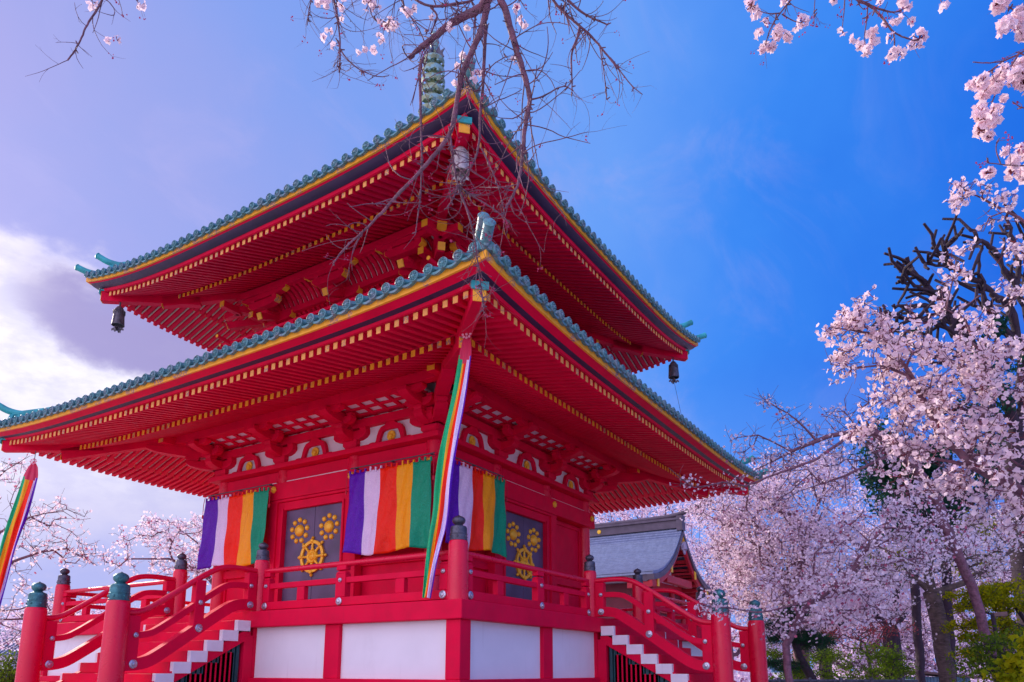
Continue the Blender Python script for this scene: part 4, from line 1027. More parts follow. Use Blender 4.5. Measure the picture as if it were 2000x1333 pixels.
# ---- overhead tree: traced limbs with their own taper, curly bare twigs, a few flower clusters
def curly(segs, ends, p, d, L, r, lev, hook=.35):
    n = max(4, int(L/.03)); k = RNG.normal(size=3)*2.9; up = np.array([0, 0, 1.]); a = np.array(p)
    for i in range(n):
        q = i/n; d = d+(k*.05+up*hook*.10*q+RNG.normal(size=3)*.07); d /= np.linalg.norm(d); b = a+d*L/n; r0 = r*(1-.55*q); r1 = r*(1-.55*(q+1/n))
        segs.append((a, b, r0, r1)); a = b
        if lev > 0 and RNG.uniform() < (.16 if lev > 1 else .10): dd = d+RNG.normal(size=3)*.9; curly(segs, ends, a, dd/np.linalg.norm(dd), L*RNG.uniform(.25, .6), r0*.6, lev-1, hook)
        elif RNG.uniform() < .10: dd = np.cross(d, RNG.normal(size=3)); segs.append((a, a+dd/np.linalg.norm(dd)*r*2.2, r*.9, r*.6))
    ends.append(a)
def traced(name, label, limbs, clusters, tw, seed_hook=.35, group=None, fs=.036, buds=.35):
    t = thing(name, label, 'cherry tree', tuple(limbs[0][0][0]), group); segs, ends = [], []; big = MB()
    for pts, w0, w1, den, ln in limbs:
        P = smoothpath([tuple(p) for p in pts], 2); n = len(P); Ls = np.array([0]+[(P[i]-P[i-1]).length for i in range(1, n)]).cumsum(); Q = []
        for i in range(n):
            j = Vector(RNG.normal(size=3))*w0*.06; Q.append(P[i]+j*(0 < i < n-1))
        rr = [(w0+(w1-w0)*l/Ls[-1])*(1+.07*RNG.normal()) for l in Ls]
        big.tube(Q, rr, 9)
        for _ in range(int(den*3.1*Ls[-1])):
            l = RNG.uniform(0, Ls[-1]); i = min(n-2, int(np.searchsorted(Ls, l))); a = np.array(Q[i].lerp(Q[i+1], RNG.uniform())); dd = np.array((Q[i+1]-Q[i]).normalized())*.5+RNG.normal(size=3)*.75+np.array([0, 0, -.15]); dd /= np.linalg.norm(dd)
            curly(segs, ends, a, dd, ln*RNG.uniform(.35, 1.25), min(.0036, rr[i]*.5), 2, seed_hook)
            if RNG.uniform() < .6: q = np.cross(dd, RNG.normal(size=3)); segs.append((a, a+q/np.linalg.norm(q)*(rr[i]+.018), .005, .003))
    big.build('limbs', BARK, t, smooth=60)
    if segs:
        v, q = edges_mesh([s_[0] for s_ in segs], [s_[1] for s_ in segs], [s_[2] for s_ in segs], [s_[3] for s_ in segs], 4); np_mesh('twigs', v, q, None, [BARK], t, smooth=True)
    C, Bq = [], []
    for (u, v_, d, r, n) in clusters:
        c = pt(u, v_, d); R0 = r*d/FPX; k = unit(RNG.normal(size=(n, 3)))*RNG.uniform(.45, 1, (n, 1)); C.append(c+k*R0); Bq.append(np.repeat(c[None]+k.mean(0)*0, n, 0))
    if C:
        C = np.concatenate(C); Bq = np.concatenate(Bq); V, Q = flowers(C, fs, 5, unit(unit(C-Bq)+RNG.normal(size=C.shape)*.5)); np_mesh('blossom', V, Q, None, [BLOS], t)
        v, q = edges_mesh(Bq, C, np.full(len(C), .0010), np.full(len(C), .0028), 3); tag(np_mesh('stalks', v, q, None, [CALYX], t), kind='stuff')
    if ends and buds:
        e = np.array([x for x in ends if RNG.uniform() < buds]); e = np.repeat(e, 4, 0)+RNG.normal(size=(len(e)*4, 3))*.008
        V, Q = puffs(e, .011, 2); tag(np_mesh('buds', V, Q, None, [BUD], t), kind='stuff')
    return t
D0 = 3.6
tb = CC-_F*2.6+_R*2.2
main0 = [np.array([tb[0], tb[1], 0]), tb+np.array([.1, 0, 1.6]), tb+_F*.6-_R*.3+np.array([0, 0, 3.0]), CC+_F*.8+_R*.9+np.array([0, 0, 3.9]), pt(1040, -260, 3.1), pt(972, -40, 3.5)]
w = lambda px, d=D0: .86*px*d/FPX/2
A_l = [(main0, .16, w(26), 0, 0),
 (PX((972, -40, 3.5), (952, 2, 3.55), (930, 22), (905, 33), (880, 46), (858, 64), (835, 84), (815, 99), (799, 114), d=3.6), w(23), w(10), 14, .30),
 (PX((952, 12), (945, 40), (938, 66), (922, 99), (904, 141), (895, 180), (888, 225), (880, 262), (862, 288), (820, 336), (760, 399), (735, 428), (700, 462), (672, 486), (650, 516), d=3.55), w(15), w(3), 8, .24),
 (PX((950, 50), (946, 90), (944, 165), (937, 225), (937, 282), (922, 327), (892, 369), (880, 400), (868, 410), d=3.62), w(9), w(3), 9, .22),
 (PX((968, -20), (983, 10), (995, 45), (1009, 99), (1024, 144), (1037, 192), (1028, 231), (1023, 270), (1020, 315), (1013, 360), (994, 396), (988, 408), d=3.5), w(17), w(5), 12, .30),
 (PX((828, 112), (819, 130), (821, 200), (824, 300), (822, 380), (816, 420), (812, 455), d=3.6), w(7), w(2.5), 9, .20),
 (PX((879, 264), (884, 310), (893, 362), (908, 398), (925, 450), (934, 520), (940, 565), (943, 600), d=3.55), w(6), w(2.4), 22, .20),
 (PX((893, 362), (925, 385), (960, 405), (985, 425), (1000, 440), d=3.55), w(4), w(2), 22, .16),
 (PX((937, 570), (945, 590), (944, 608), d=3.55), w(4), w(2), 12, .1),
 (PX((1037, 195), (1060, 190), (1100, 165), (1120, 178), d=3.55), w(4), w(2), 9, .25),
 (PX((940, 290), (960, 330), (975, 370), (985, 415), d=3.6), w(3.4), w(2), 14, .15),
 (PX((905, 150), (930, 190), (955, 130), (990, 110), d=3.6), w(3.4), w(2), 9, .2),
 (PX((1040, -160, 3.3), (1060, -60), (1078, 2), (1107, 30), (1133, 52), (1159, 74), (1185, 107), (1211, 139), d=3.7), w(11), w(3.5), 13, .24),
 (PX((1078, -40), (1108, 0), (1137, 26), (1167, 41), (1188, 49), d=3.65), w(8), w(3), 11, .22),
 (PX((1133, 52), (1128, 75), (1115, 104), (1117, 150), (1117, 185), d=3.7), w(7), w(2.2), 10, .15),
 (PX((1170, 85), (1180, 140), (1185, 195), d=3.7), w(3), w(2), 10, .15),
 (PX((1211, 139), (1235, 170), (1255, 185), d=3.7), w(3), w(1.8), 10, .15),
 (PX((930, -200, 3.3), (900, -60), (935, 0), (893, 8), (841, 15), (811, 0), (770, -30), d=3.7), w(8), w(5), 9, .30),
 (PX((841, 15), (856, 30), (848, 50), (841, 68), d=3.7), w(5), w(3), 9, .2),
 (PX((880, -260, 3.3), (700, -120), (648, -20), (655, 15), (663, 60), (665, 100), (662, 142), d=3.8), w(10), w(3), 16, .26),
 (PX((660, 80), (667, 104), (690, 128), (708, 140), (741, 152), (760, 148), d=3.8), w(4), w(1.8), 12, .2),
 (PX((640, -60), (610, -10), (603, 20), (600, 50), d=3.8), w(4), w(2), 10, .2),
 (PX((770, -60), (735, -20), (720, 20), (735, 45), (770, 55), d=3.8), w(4), w(2), 14, .25),
 (PX((770, -30), (800, 35), (835, 60), d=3.75), w(4), w(2), 9, .2),
 (PX((760, -260, 3.4), (420, -200), (240, -60), (200, 0), (188, 22), (172, 45), (160, 72), (150, 95), (132, 118), d=3.9), w(14), w(3.5), 7, .22),
 (PX((240, -60), (262, -5), (275, 12), d=3.9), w(4), w(2), 8, .12)]
def cl(lst, d, dens=.09): return [(u, v, d+RNG.normal()*.06, r, max(3, int(r*r*dens))) for u, v, r in lst]
A_c = cl([(625, 3, 12), (640, 8, 10), (668, 10, 9), (720, 5, 14), (735, 15, 10), (668, 35, 7), (758, 47, 12), (768, 52, 11), (745, 40, 7), (795, 25, 11), (805, 18, 8), (640, 60, 8), (632, 75, 5), (652, 90, 7), (712, 98, 6), (699, 102, 5), (731, 98, 7), (743, 80, 9), (742, 72, 6), (770, 50, 6), (878, 50, 7), (916, 55, 6), (878, 60, 4), (893, 130, 3), (907, 107, 8), (928, 146, 8), (924, 158, 7), (936, 143, 5), (1010, 18, 9), (1012, 32, 6), (1024, 50, 8), (1015, 45, 5), (1006, 117, 6), (888, 167, 5), (175, 10, 7), (180, 4, 8), (228, 78, 6), (214, 82, 5), (277, 10, 7), (268, 14, 5), (808, 45, 5), (845, 35, 4)], 3.65, .065)
traced('cherry_tree', 'mostly bare cherry tree whose drooping limbs hang down over the top of the pagoda', A_l, A_c, 0, buds=.12, fs=.031)
tb2 = CC+_R*4.2-_F*.6
T2 = [np.array([tb2[0], tb2[1], 0]), tb2+np.array([0, 0, 1.8]), tb2+_F*.8-_R*.5+np.array([0, 0, 3.2]), pt(1850, -330, 3.2), pt(1700, -110, 3.4)]
Bl = [(T2, .13, w(12), 0, 0),
 (PX((1700, -110, 3.4), (1660, -20), (1674, 0), (1700, 11), (1719, 30), (1734, 49), (1745, 64), (1764, 73), (1786, 80), d=3.5), w(10), w(2.5), 9, .12),
 (PX((1700, 12), (1726, 21), (1749, 26), (1775, 13), d=3.5), w(5), w(2), 8, .1),
 (PX((1745, 64), (1748, 85), (1744, 105), d=3.5), w(4), w(2), 5, .08), (PX((1695, 10), (1693, 40), (1688, 70), (1690, 92), d=3.5), w(3), w(1.6), 5, .08),
 (PX((1650, 0), (1648, 30), (1645, 55), d=3.5), w(3), w(1.6), 4, .08),
 (PX((1650, -120, 3.4), (1580, -40), (1544, 0), (1524, 26), (1505, 52), (1494, 90), d=3.5), w(6), w(2), 9, .12),
 (PX((1524, 26), (1500, 28), (1480, 20), d=3.5), w(3), w(1.6), 5, .1), (PX((1527, 28), (1550, 42), (1566, 45), d=3.5), w(3), w(1.6), 5, .1), (PX((1510, 45), (1535, 65), (1542, 72), d=3.5), w(3), w(1.6), 5, .1),
 (PX((1600, -60), (1590, 10), (1590, 50), d=3.5), w(2.5), w(1.4), 5, .1), (PX((1800, -120, 3.4), (1830, -20), (1842, 14), d=3.5), w(3), w(1.6), 5, .1),
 (PX((1850, -330, 3.2), (2120, -60), (2060, 60), (2000, 101), (1962, 120), (1930, 124), (1900, 122), d=3.2), w(10), w(2), 6, .12),
 (PX((1960, 120), (1925, 146), (1903, 165), d=3.2), w(4), w(1.8), 5, .08), (PX((1990, 105), (1962, 150), (1938, 195), (1930, 235), d=3.2), w(4), w(2), 5, .08),
 (PX((2060, 60), (2020, 40), (1980, 20), (1955, 5), d=3.2), w(6), w(2), 5, .1), (PX((2060, 200), (2000, 215), (1977, 199), d=3.2), w(4), w(2), 4, .08),
 (PX((2060, 60), (2070, 200), (2050, 320), (2000, 325), (1955, 322), (1928, 318), d=3.2), w(6), w(2), 6, .1), (PX((1955, 322), (1943, 290), (1952, 270), d=3.2), w(3), w(1.6), 4, .06)]
Bc = cl([(1468, 12, 11), (1475, 26, 9), (1493, 45, 5), (1480, 67, 8), (1488, 95, 9), (1508, 85, 13), (1518, 68, 12), (1540, 72, 9), (1566, 42, 9), (1556, 52, 6), (1645, 60, 6), (1668, 78, 7), (1680, 90, 9), (1692, 98, 10), (1702, 68, 11), (1706, 82, 8), (1732, 45, 7), (1745, 38, 7), (1762, 5, 9), (1772, 10, 9), (1742, 110, 10), (1756, 103, 9), (1740, 75, 7), (1795, 76, 15), (1780, 90, 5), (1778, 42, 7), (1752, 40, 8), (1840, 17, 8), (1628, 0, 8), (1535, 4, 9), (1720, 5, 5)], 3.5, .10)
Bc += cl([(1953, 8, 16), (1965, 50, 13), (1985, 45, 13), (1992, 28, 15), (1997, 65, 14), (1958, 62, 7), (1905, 166, 13), (1918, 160, 11), (1925, 180, 13), (1945, 160, 13), (1960, 140, 13), (1948, 172, 9), (1985, 150, 17), (1998, 165, 16), (1992, 128, 14), (1911, 205, 10), (1917, 225, 14), (1925, 245, 17), (1936, 235, 14), (1915, 256, 11), (1930, 262, 11), (1960, 190, 7), (1950, 215, 6), (1960, 297, 7), (1932, 338, 10), (1978, 318, 12), (1975, 340, 11), (1996, 300, 16), (1998, 340, 15), (1940, 215, 9)], 3.2, .13)
traced('cherry_tree', 'near cherry tree with pink flower clusters entering at the top right corner', Bl, Bc, 0, buds=.6)

# ---- the big flowering cherry on the right, closest to the pagoda's camera side
KD = .72
_pt = pt
def pt(u, v, d): return CC+ray(u, v)*d*KD
cherry('cherry_tree', 'large pale pink cherry in full bloom filling the right edge before the pruned tree',
 [gp(2260, 6.2), pt(2240, 1250, 6.2), pt(2180, 1080, 6.2), pt(2080, 1000, 6.1)],
 [PX((2080, 1000), (1985, 955), (1890, 900), (1840, 850), (1812, 800), (1785, 742), (1741, 673), (1704, 652), (1656, 644), (1620, 640), d=6.), PX((1890, 900), (1925, 800), (1925, 740), (1920, 690), (1935, 620), (2010, 560), d=6.),
  PX((1812, 800), (1771, 733), (1720, 714), (1670, 720), (1622, 712), d=6.), PX((1741, 673), (1690, 640), (1676, 605), (1667, 585), d=6.), PX((2080, 1000), (2090, 700), (2060, 480), (1990, 425), (1940, 400), (1890, 375), (1852, 356), d=5.8),
  PX((1890, 900), (1780, 890), (1700, 850), d=6.3)],
 [blob(*b) for b in ((1640, 640, 6, 28, 18, .12, 9), (1672, 600, 6, 14, 22, .1, 6), (1700, 640, 6, 30, 30, .15, 10), (1640, 705, 6, 24, 16, .12, 8), (1700, 705, 6, 50, 30, .2, 20), (1755, 665, 6, 40, 40, .25, 20), (1785, 585, 6, 16, 12, .1, 3), (1868, 512, 6.1, 22, 14, .2, 5), (1856, 545, 6.1, 14, 10, .2, 3), (1888, 482, 6.1, 10, 10, .1, 2), (1880, 612, 6.1, 40, 22, .3, 8), (1830, 656, 6.1, 50, 24, .3, 10), (1790, 735, 6.1, 65, 50, .35, 40), (1860, 720, 6, 60, 50, .4, 30), (1940, 690, 6, 50, 40, .4, 12), (1985, 520, 6, 20, 20, .3, 4), (1965, 425, 5.8, 40, 22, .2, 9), (1885, 380, 5.8, 30, 14, .1, 8), (1985, 470, 5.8, 20, 20, .2, 5), (1760, 830, 6.2, 70, 45, .4, 46), (1840, 830, 6.1, 70, 50, .4, 50), (1930, 800, 6, 60, 60, .4, 40), (1985, 740, 6, 30, 60, .4, 18), (1880, 920, 6, 80, 40, .4, 40), (1960, 930, 6, 60, 60, .4, 44), (1800, 920, 6.4, 60, 30, .4, 20), (1990, 860, 6, 30, 60, .4, 20), (1980, 1010, 6.2, 40, 30, .3, 14))],
 tip=.0024, root=.042, bf=.18, step=.07, jit=.10, twn=2, twl=.10, per=2, fs=.032, kind='near', clus=4, spread=.027, tw_r=.0050, dens=.62)
pt = _pt


# ---- middle distance cherries
cherry('cherry_tree', 'loose cherry tree with long dark twigs reaching over the right end of the lower roof',
 [gp(1980, 11.5), pt(1900, 1150, 11.5), pt(1820, 960, 11.4)],
 [PX((1820, 960), (1760, 880), (1700, 838), (1620, 852), (1545, 882), (1470, 922), (1425, 942), d=11.), PX((1600, 858), (1555, 820), (1500, 785), (1482, 772), d=11.), PX((1545, 882), (1480, 850), (1440, 855), (1425, 862), d=11.), PX((1700, 838), (1680, 800), (1730, 760), (1745, 740), d=11.), PX((1700, 838), (1590, 900), (1500, 932), (1456, 950), (1411, 942), (1356, 953), (1330, 935), (1306, 914), d=10.6), PX((1760, 880), (1650, 930), (1560, 960), d=11.)],
 [blob(*b) for b in ((1500, 785, 11, 22, 14, .3, 6), (1540, 810, 11, 25, 14, .3, 7), (1450, 870, 11, 28, 18, .4, 9), (1520, 870, 11, 50, 24, .5, 20), (1600, 830, 11, 50, 24, .5, 16), (1600, 890, 11, 70, 30, .6, 36), (1680, 800, 11, 45, 36, .6, 22), (1680, 880, 11, 60, 40, .8, 36), (1500, 910, 11, 70, 18, .5, 22), (1440, 955, 10.7, 45, 14, .3, 9), (1370, 945, 10.6, 60, 12, .2, 6), (1570, 960, 11, 90, 26, .8, 30), (1740, 780, 11.2, 40, 40, .6, 18), (1750, 860, 11.2, 40, 40, .8, 20))],
 tip=.0045, root=.075, bf=.2, step=.16, jit=.12, twn=2, twl=.28, per=2, fs=.042, kind='mid', clus=2, spread=.04, tw_r=.010, dens=.55)
cherry('cherry_tree', 'cherry tree with a leaning dark limb in lilac pink bloom behind the right newel posts',
 [gp(1530, 10.), pt(1535, 1260, 10.), pt(1570, 1190, 10.)],
 [PX((1570, 1190), (1625, 1150), (1668, 1110), (1700, 1060), (1745, 1008), (1790, 962), (1850, 926), (1905, 890), d=10.), PX((1625, 1150), (1560, 1180), (1480, 1197), (1425, 1188), (1365, 1182), d=9.2), PX((1700, 1060), (1640, 1010), (1600, 985), d=10.), PX((1668, 1110), (1740, 1100), (1800, 1090), d=10.)],
 [blob(*b) for b in ((1385, 1184, 9.2, 34, 8, .12, 7), (1412, 1192, 9.1, 14, 14, .1, 5), (1700, 1030, 10, 60, 50, .7, 60), (1640, 1090, 10, 70, 40, .7, 60), (1760, 1080, 10, 70, 50, .7, 60), (1780, 1000, 10, 50, 40, .6, 40), (1850, 1040, 10, 60, 40, .6, 40), (1600, 1150, 10, 70, 30, .6, 50), (1700, 1150, 10, 60, 30, .6, 40), (1560, 1215, 10, 60, 26, .6, 30), (1680, 1205, 10, 70, 24, .6, 34), (1520, 1150, 10, 50, 30, .5, 30), (1820, 960, 10, 40, 20, .4, 14))],
 tip=.0045, root=.05, bf=.2, step=.16, jit=.12, twn=2, twl=.22, per=3, fs=.042, kind='mid', clus=3, spread=.055, tw_r=.010, dens=.62)
cherry('cherry_tree', 'cherry tree on a thick leaning grey trunk at lower right above the little shed',
 [gp(1868, 13), pt(1852, 1333, 13), pt(1838, 1240, 13), pt(1820, 1160, 13), pt(1812, 1120, 13)],
 [PX((1820, 1160), (1790, 1132), (1760, 1100), (1700, 1080), d=13), PX((1830, 1168), (1880, 1140), (1935, 1105), (1990, 1070), d=13), PX((1812, 1120), (1830, 1060), (1880, 1020), (1960, 1000), d=13), PX((1838, 1235), (1780, 1222), (1730, 1190), d=13), PX((1820, 1160), (1770, 1190), (1730, 1245), d=12.8)],
 [blob(*b) for b in ((1780, 1100, 13, 70, 40, 1, 70), (1860, 1070, 13, 80, 50, 1, 90), (1940, 1060, 13, 70, 50, 1, 70), (1900, 1110, 13, 60, 30, .8, 30), (1990, 1010, 13, 50, 40, .8, 30), (1720, 1130, 13, 50, 40, .8, 30), (1980, 1120, 13, 40, 40, .8, 14))],
 tip=.005, root=.14, bf=.2, step=.2, jit=.12, twn=2, twl=.28, per=3, fs=.042, kind='mid', clus=3, spread=.07, tw_r=.011, bark=BARKG, dens=.6)
far = [
 ('broad cherry tree in dense bloom right behind the right hand stairs', 21, 1560, [PX((1600, 1130), (1617, 1075), (1581, 1038), (1545, 1013), (1483, 973), (1440, 955), d=21), PX((1600, 1130), (1574, 1129), (1538, 1118), (1498, 1104), (1436, 1078), (1400, 1075), d=21), PX((1581, 1038), (1600, 980), (1590, 960), d=21)], [(1440, 985, 21, 90, 36, 2, 130), (1445, 1070, 21, 55, 60, 2, 110), (1480, 1060, 21, 80, 70, 2.5, 200), (1560, 1080, 21, 70, 90, 2.5, 200), (1560, 960, 21, 90, 50, 2, 90), (1470, 945, 21, 60, 26, 1.5, 50), (1620, 930, 21, 60, 36, 2, 50), (1470, 1150, 21, 70, 50, 2, 120), (1520, 1170, 21, 70, 50, 2, 120)], 1),
 ('cherry tree in bloom behind the leaning trunk at far right', 24, 1960, [PX((1950, 1150), (1900, 1080), (1850, 1050), d=24), PX((1960, 1150), (1990, 1000), (2040, 950), d=24)], [(1800, 1050, 24, 90, 70, 3, 130), (1900, 1080, 24, 90, 80, 3, 170), (1990, 1060, 24, 60, 90, 3, 110), (1960, 1180, 24, 90, 60, 3, 90), (1700, 1000, 24, 60, 50, 2, 50)], 1),
 ('low spreading cherry tree between the pine and the leaning trunk', 26, 1700, [PX((1690, 1230), (1620, 1190), (1560, 1195), d=26), PX((1700, 1230), (1780, 1180), (1850, 1180), d=26)], [(1620, 1170, 26, 90, 60, 3, 150), (1740, 1180, 26, 90, 70, 3, 190), (1680, 1260, 26, 130, 50, 2, 240), (1820, 1260, 26, 110, 60, 2, 220), (1560, 1250, 26, 70, 60, 2, 110), (1940, 1280, 26, 80, 50, 2, 80)], 1),
 ('distant cherry tree showing above the hall ridge', 40, 1230, [], [(1190, 1010, 40, 50, 26, 3, 60), (1260, 1015, 40, 60, 22, 3, 60), (1330, 1000, 40, 50, 35, 3, 90)], 0),
 ('distant pink cherry mass between the hall gable and the newel posts', 36, 1420, [], [(1390, 1120, 36, 60, 70, 3, 170), (1450, 1200, 36, 80, 90, 3, 180), (1350, 1180, 36, 50, 60, 3, 70), (1370, 1050, 36, 60, 50, 3, 90), (1540, 1260, 36, 90, 60, 3, 110)], 0),
 ('distant cherry tree far behind the right hand garden', 38, 1800, [], [(1650, 1100, 38, 110, 80, 4, 160), (1780, 1130, 38, 110, 90, 4, 180), (1920, 1200, 38, 130, 90, 4, 170), (1700, 1240, 38, 150, 60, 4, 150)], 0)]
for lab, d, u, limbs, bl, big in far:
    top = min(1180, max(1120, bl[0][1]+60)); tr = [gp(u, d), pt(u+4, 1260, d), pt(u, top, d)]
    cherry('cherry_tree', lab, tr, [[tr[-1]]+L for L in limbs], [blob(*b) for b in bl], tip=.009, root=.22, bf=.2, step=.45, jit=.12, twn=2, twl=.5, per=4, fs=.095 if not big else .068, kind='far', clus=3, spread=.13, tw_r=.021, group='cherry trees behind the garden')
# left side
cherry('cherry_tree', 'cherry tree reaching in from the left edge behind the stair newels', [gp(-260, 15), pt(-250, 1250, 15), pt(-190, 1160, 15)],
 [PX((-190, 1160), (-60, 1125), (20, 1100), (80, 1078), (130, 1072), (190, 1105), d=15), PX((-60, 1125), (0, 1040), (60, 1010), (130, 995), (165, 1010), d=15), PX((-190, 1160), (-50, 1200), (40, 1190), (110, 1165), (180, 1160), d=15), PX((-60, 1125), (-30, 960), (10, 920), (60, 890), d=15)],
 [blob(*b) for b in ((110, 998, 15, 60, 16, .8, 16), (40, 1010, 15, 60, 30, .8, 24), (100, 1050, 15, 80, 22, 1, 30), (150, 1090, 15, 45, 22, .8, 18), (50, 1090, 15, 70, 30, 1, 34), (20, 920, 15, 36, 26, .6, 14), (0, 960, 15, 30, 30, .6, 10), (40, 1180, 15, 70, 50, 1.5, 70), (20, 1240, 15, 60, 50, 1.5, 50), (130, 1200, 15, 50, 40, 1, 20))],
 tip=.005, root=.085, bf=.2, step=.22, jit=.11, twn=2, twl=.26, per=2, fs=.055, kind='mid', clus=2, spread=.05, tw_r=.012, dens=.75)
cherry('cherry_tree', 'rounded cherry tree seen between the left hand curtain and the stairs', [gp(470, 20), pt(470, 1240, 20), pt(455, 1180, 20)],
 [PX((455, 1180), (400, 1120), (330, 1092), (250, 1092), (212, 1122), d=20), PX((430, 1150), (385, 1060), (335, 1022), (300, 1012), d=20), PX((430, 1150), (425, 1060), (400, 1010), d=20)],
 [blob(*b) for b in ((330, 1025, 20, 45, 16, .8, 24), (290, 1055, 20, 55, 22, 1, 40), (370, 1060, 20, 50, 36, 1.2, 60), (405, 1025, 20, 26, 22, .8, 20), (240, 1095, 20, 36, 12, .6, 16), (340, 1110, 20, 60, 22, 1, 34), (410, 1100, 20, 40, 40, 1, 30))],
 tip=.006, root=.10, bf=.2, step=.28, jit=.11, twn=2, twl=.34, per=3, fs=.07, kind='mid', clus=2, spread=.06, tw_r=.014, dens=.85)
cherry('cherry_tree', 'distant cherry trees low behind the left hand stairs', [gp(240, 38), pt(240, 1260, 38), pt(240, 1220, 38)], [],
 [blob(*b) for b in ((90, 1230, 38, 90, 50, 3, 100), (220, 1230, 38, 80, 40, 3, 80), (330, 1220, 38, 70, 40, 3, 70))], tip=.009, root=.25, step=.5, twl=.5, per=4, fs=.11, kind='far', clus=3, spread=.14, tw_r=.021)

# ---- pruned tree with leafless stumps
def leaves(C, size, asp=.5):
    n = len(C); N = unit(RNG.normal(size=(n, 3))+np.array([0, 0, .4])); e, g_ = frame(N); s = size*RNG.uniform(.6, 1.2, (n, 1))
    V = np.stack([C-e*s*.5, C+g_*s*asp*.5, C+e*s*.5, C-g_*s*asp*.5], 1).reshape(-1, 3); return V, np.arange(4*n).reshape(n, 4)
def leafy(name, label, cat, trunk, limbs, bl, lm, lsize, per, tip=.008, root=.12, step=.25, spread=.1, bark=None, asp=.5, twl=.25, twn=2, tw_r=None, clus=3, group=None, needle=False):
    s = Skel(); s.path(trunk, step=step, jit=.01)
    for L in limbs: j = s.near(np.asarray(L[0])); s.path([s.p[j]]+list(L[1:]), j, step, step*.04)
    s.grow(np.concatenate([blob(*b) for b in bl]), .2, step, .12); s.radii(tip, root); t = thing(name, label, cat, tuple(trunk[0]), group)
    a, m_, b = twigs(s, tw_r or tip*3, twn, twl); r = np.full(len(a), tip*.7); s.mesh('trunk', bark or BARKD, t, 7, (np.concatenate([a, m_]), np.concatenate([m_, b]), np.concatenate([r, r]), np.concatenate([r, r*.6])))
    k = RNG.uniform(size=(len(a), per))[..., None]; base = (a[:, None]+(b-a)[:, None]*k).reshape(-1, 3); C = np.repeat(base, clus, 0); C = C+RNG.normal(size=C.shape)*spread*np.array([1, 1, .6])
    V, Q = leaves(C, lsize, asp); np_mesh('foliage', V, Q, None, [lm], t); return t
t = thing('pruned_tree', 'dark pruned tree with sawn off bare limbs behind the right hand blossom', 'tree', tuple(gp(2010, 14))); pm = MB(); dd = 14.
base = [gp(2030, dd), pt(2015, 1150, dd), pt(1995, 950, dd), pt(1985, 850, dd)]; pm.tube(smoothpath([tuple(p) for p in base]), [.34]*1+[.30]*(len(smoothpath(base))-1), 12)
for L, a_, b_ in [([(1990, 900), (1975, 800), (1930, 720), (1873, 626), (1849, 602), (1819, 568), (1788, 538), (1771, 504)], .20, .030), ([(1819, 568), (1802, 541), (1780, 534), (1758, 528)], .045, .028), ([(1849, 590), (1839, 580), (1805, 565), (1775, 552), (1756, 550)], .05, .03),
 ([(1988, 850), (2000, 700), (1974, 598), (1947, 585), (1923, 561), (1903, 538), (1866, 531), (1842, 504), (1819, 484)], .16, .03), ([(1846, 508), (1846, 490), (1849, 477)], .036, .028), ([(1860, 528), (1830, 520), (1802, 514)], .04, .028), ([(2010, 640), (1997, 575), (1957, 524), (1947, 490), (1920, 477), (1896, 450)], .12, .035), ([(1920, 477), (1906, 528), (1923, 568), (1922, 609)], .04, .03),
 ([(1930, 720), (1900, 680), (1836, 602), (1805, 597), (1770, 598), (1743, 599)], .07, .028), ([(1930, 725), (1880, 665), (1840, 632), (1808, 622), (1778, 626), (1751, 619), (1727, 607)], .09, .03), ([(1751, 621), (1760, 640), (1748, 646), (1736, 646)], .035, .03), ([(1985, 850), (1960, 760), (1900, 720), (1820, 700), (1780, 670)], .12, .03),
 ([(1990, 870), (1940, 830), (1860, 790), (1800, 770)], .12, .04), ([(1974, 598), (1990, 540), (1985, 470), (1960, 440)], .10, .035), ([(2000, 700), (1960, 640), (1935, 600), (1910, 560)], .10, .03), ([(1900, 690), (1860, 640), (1850, 600)], .08, .035), ([(1997, 575), (2010, 500), (2000, 440)], .09, .04), ([(1985, 850), (2020, 700), (2040, 500)], .2, .08), ([(1895, 700), (1845, 672), (1800, 655)], .05, .028)]:
    P = smoothpath([tuple(pt(u, v, dd+RNG.normal()*.0+(u-1850)*.002)) for u, v in L]); P = [p+Vector(RNG.normal(size=3))*.018*(0 < i < len(P)-1) for i, p in enumerate(P)]; n = len(P); a_ *= .62; pm.tube(P, [(a_+(b_-a_)*(i/(n-1))**.8)*(1+.1*RNG.normal()) for i in range(n)], 8)
    for i in range(2, n-1):
        if RNG.uniform() < .55:
            e = unit(unit(np.array(P[i]-P[i-1]))*.7+RNG.normal(size=3)*.6-_R*.25+np.array([0, 0, .25])); L_ = RNG.uniform(.25, .75); p0 = np.array(P[i]); e2 = unit(e+RNG.normal(size=3)*.45)
            pm.tube([p0, p0+e*L_*.5, p0+e*L_*.5+e2*L_*.5], [.034, .029, .024], 6)
pm.build('trunk', BARKD, t, smooth=60)
V, Q = leaves(np.concatenate([blob(*b) for b in ((1930, 790, 14.5, 60, 40, .5, 900), (1980, 700, 14.5, 30, 40, .5, 500), (1985, 920, 14.5, 40, 60, .6, 700), (1940, 640, 13.6, 26, 20, .3, 260), (1920, 690, 13.6, 36, 20, .3, 320), (1945, 760, 13.6, 30, 20, .3, 160), (1790, 645, 13.6, 8, 5, .1, 24), (1900, 860, 13.6, 60, 30, .4, 500))]), .10); np_mesh('foliage', V, Q, None, [LEAFD], t)

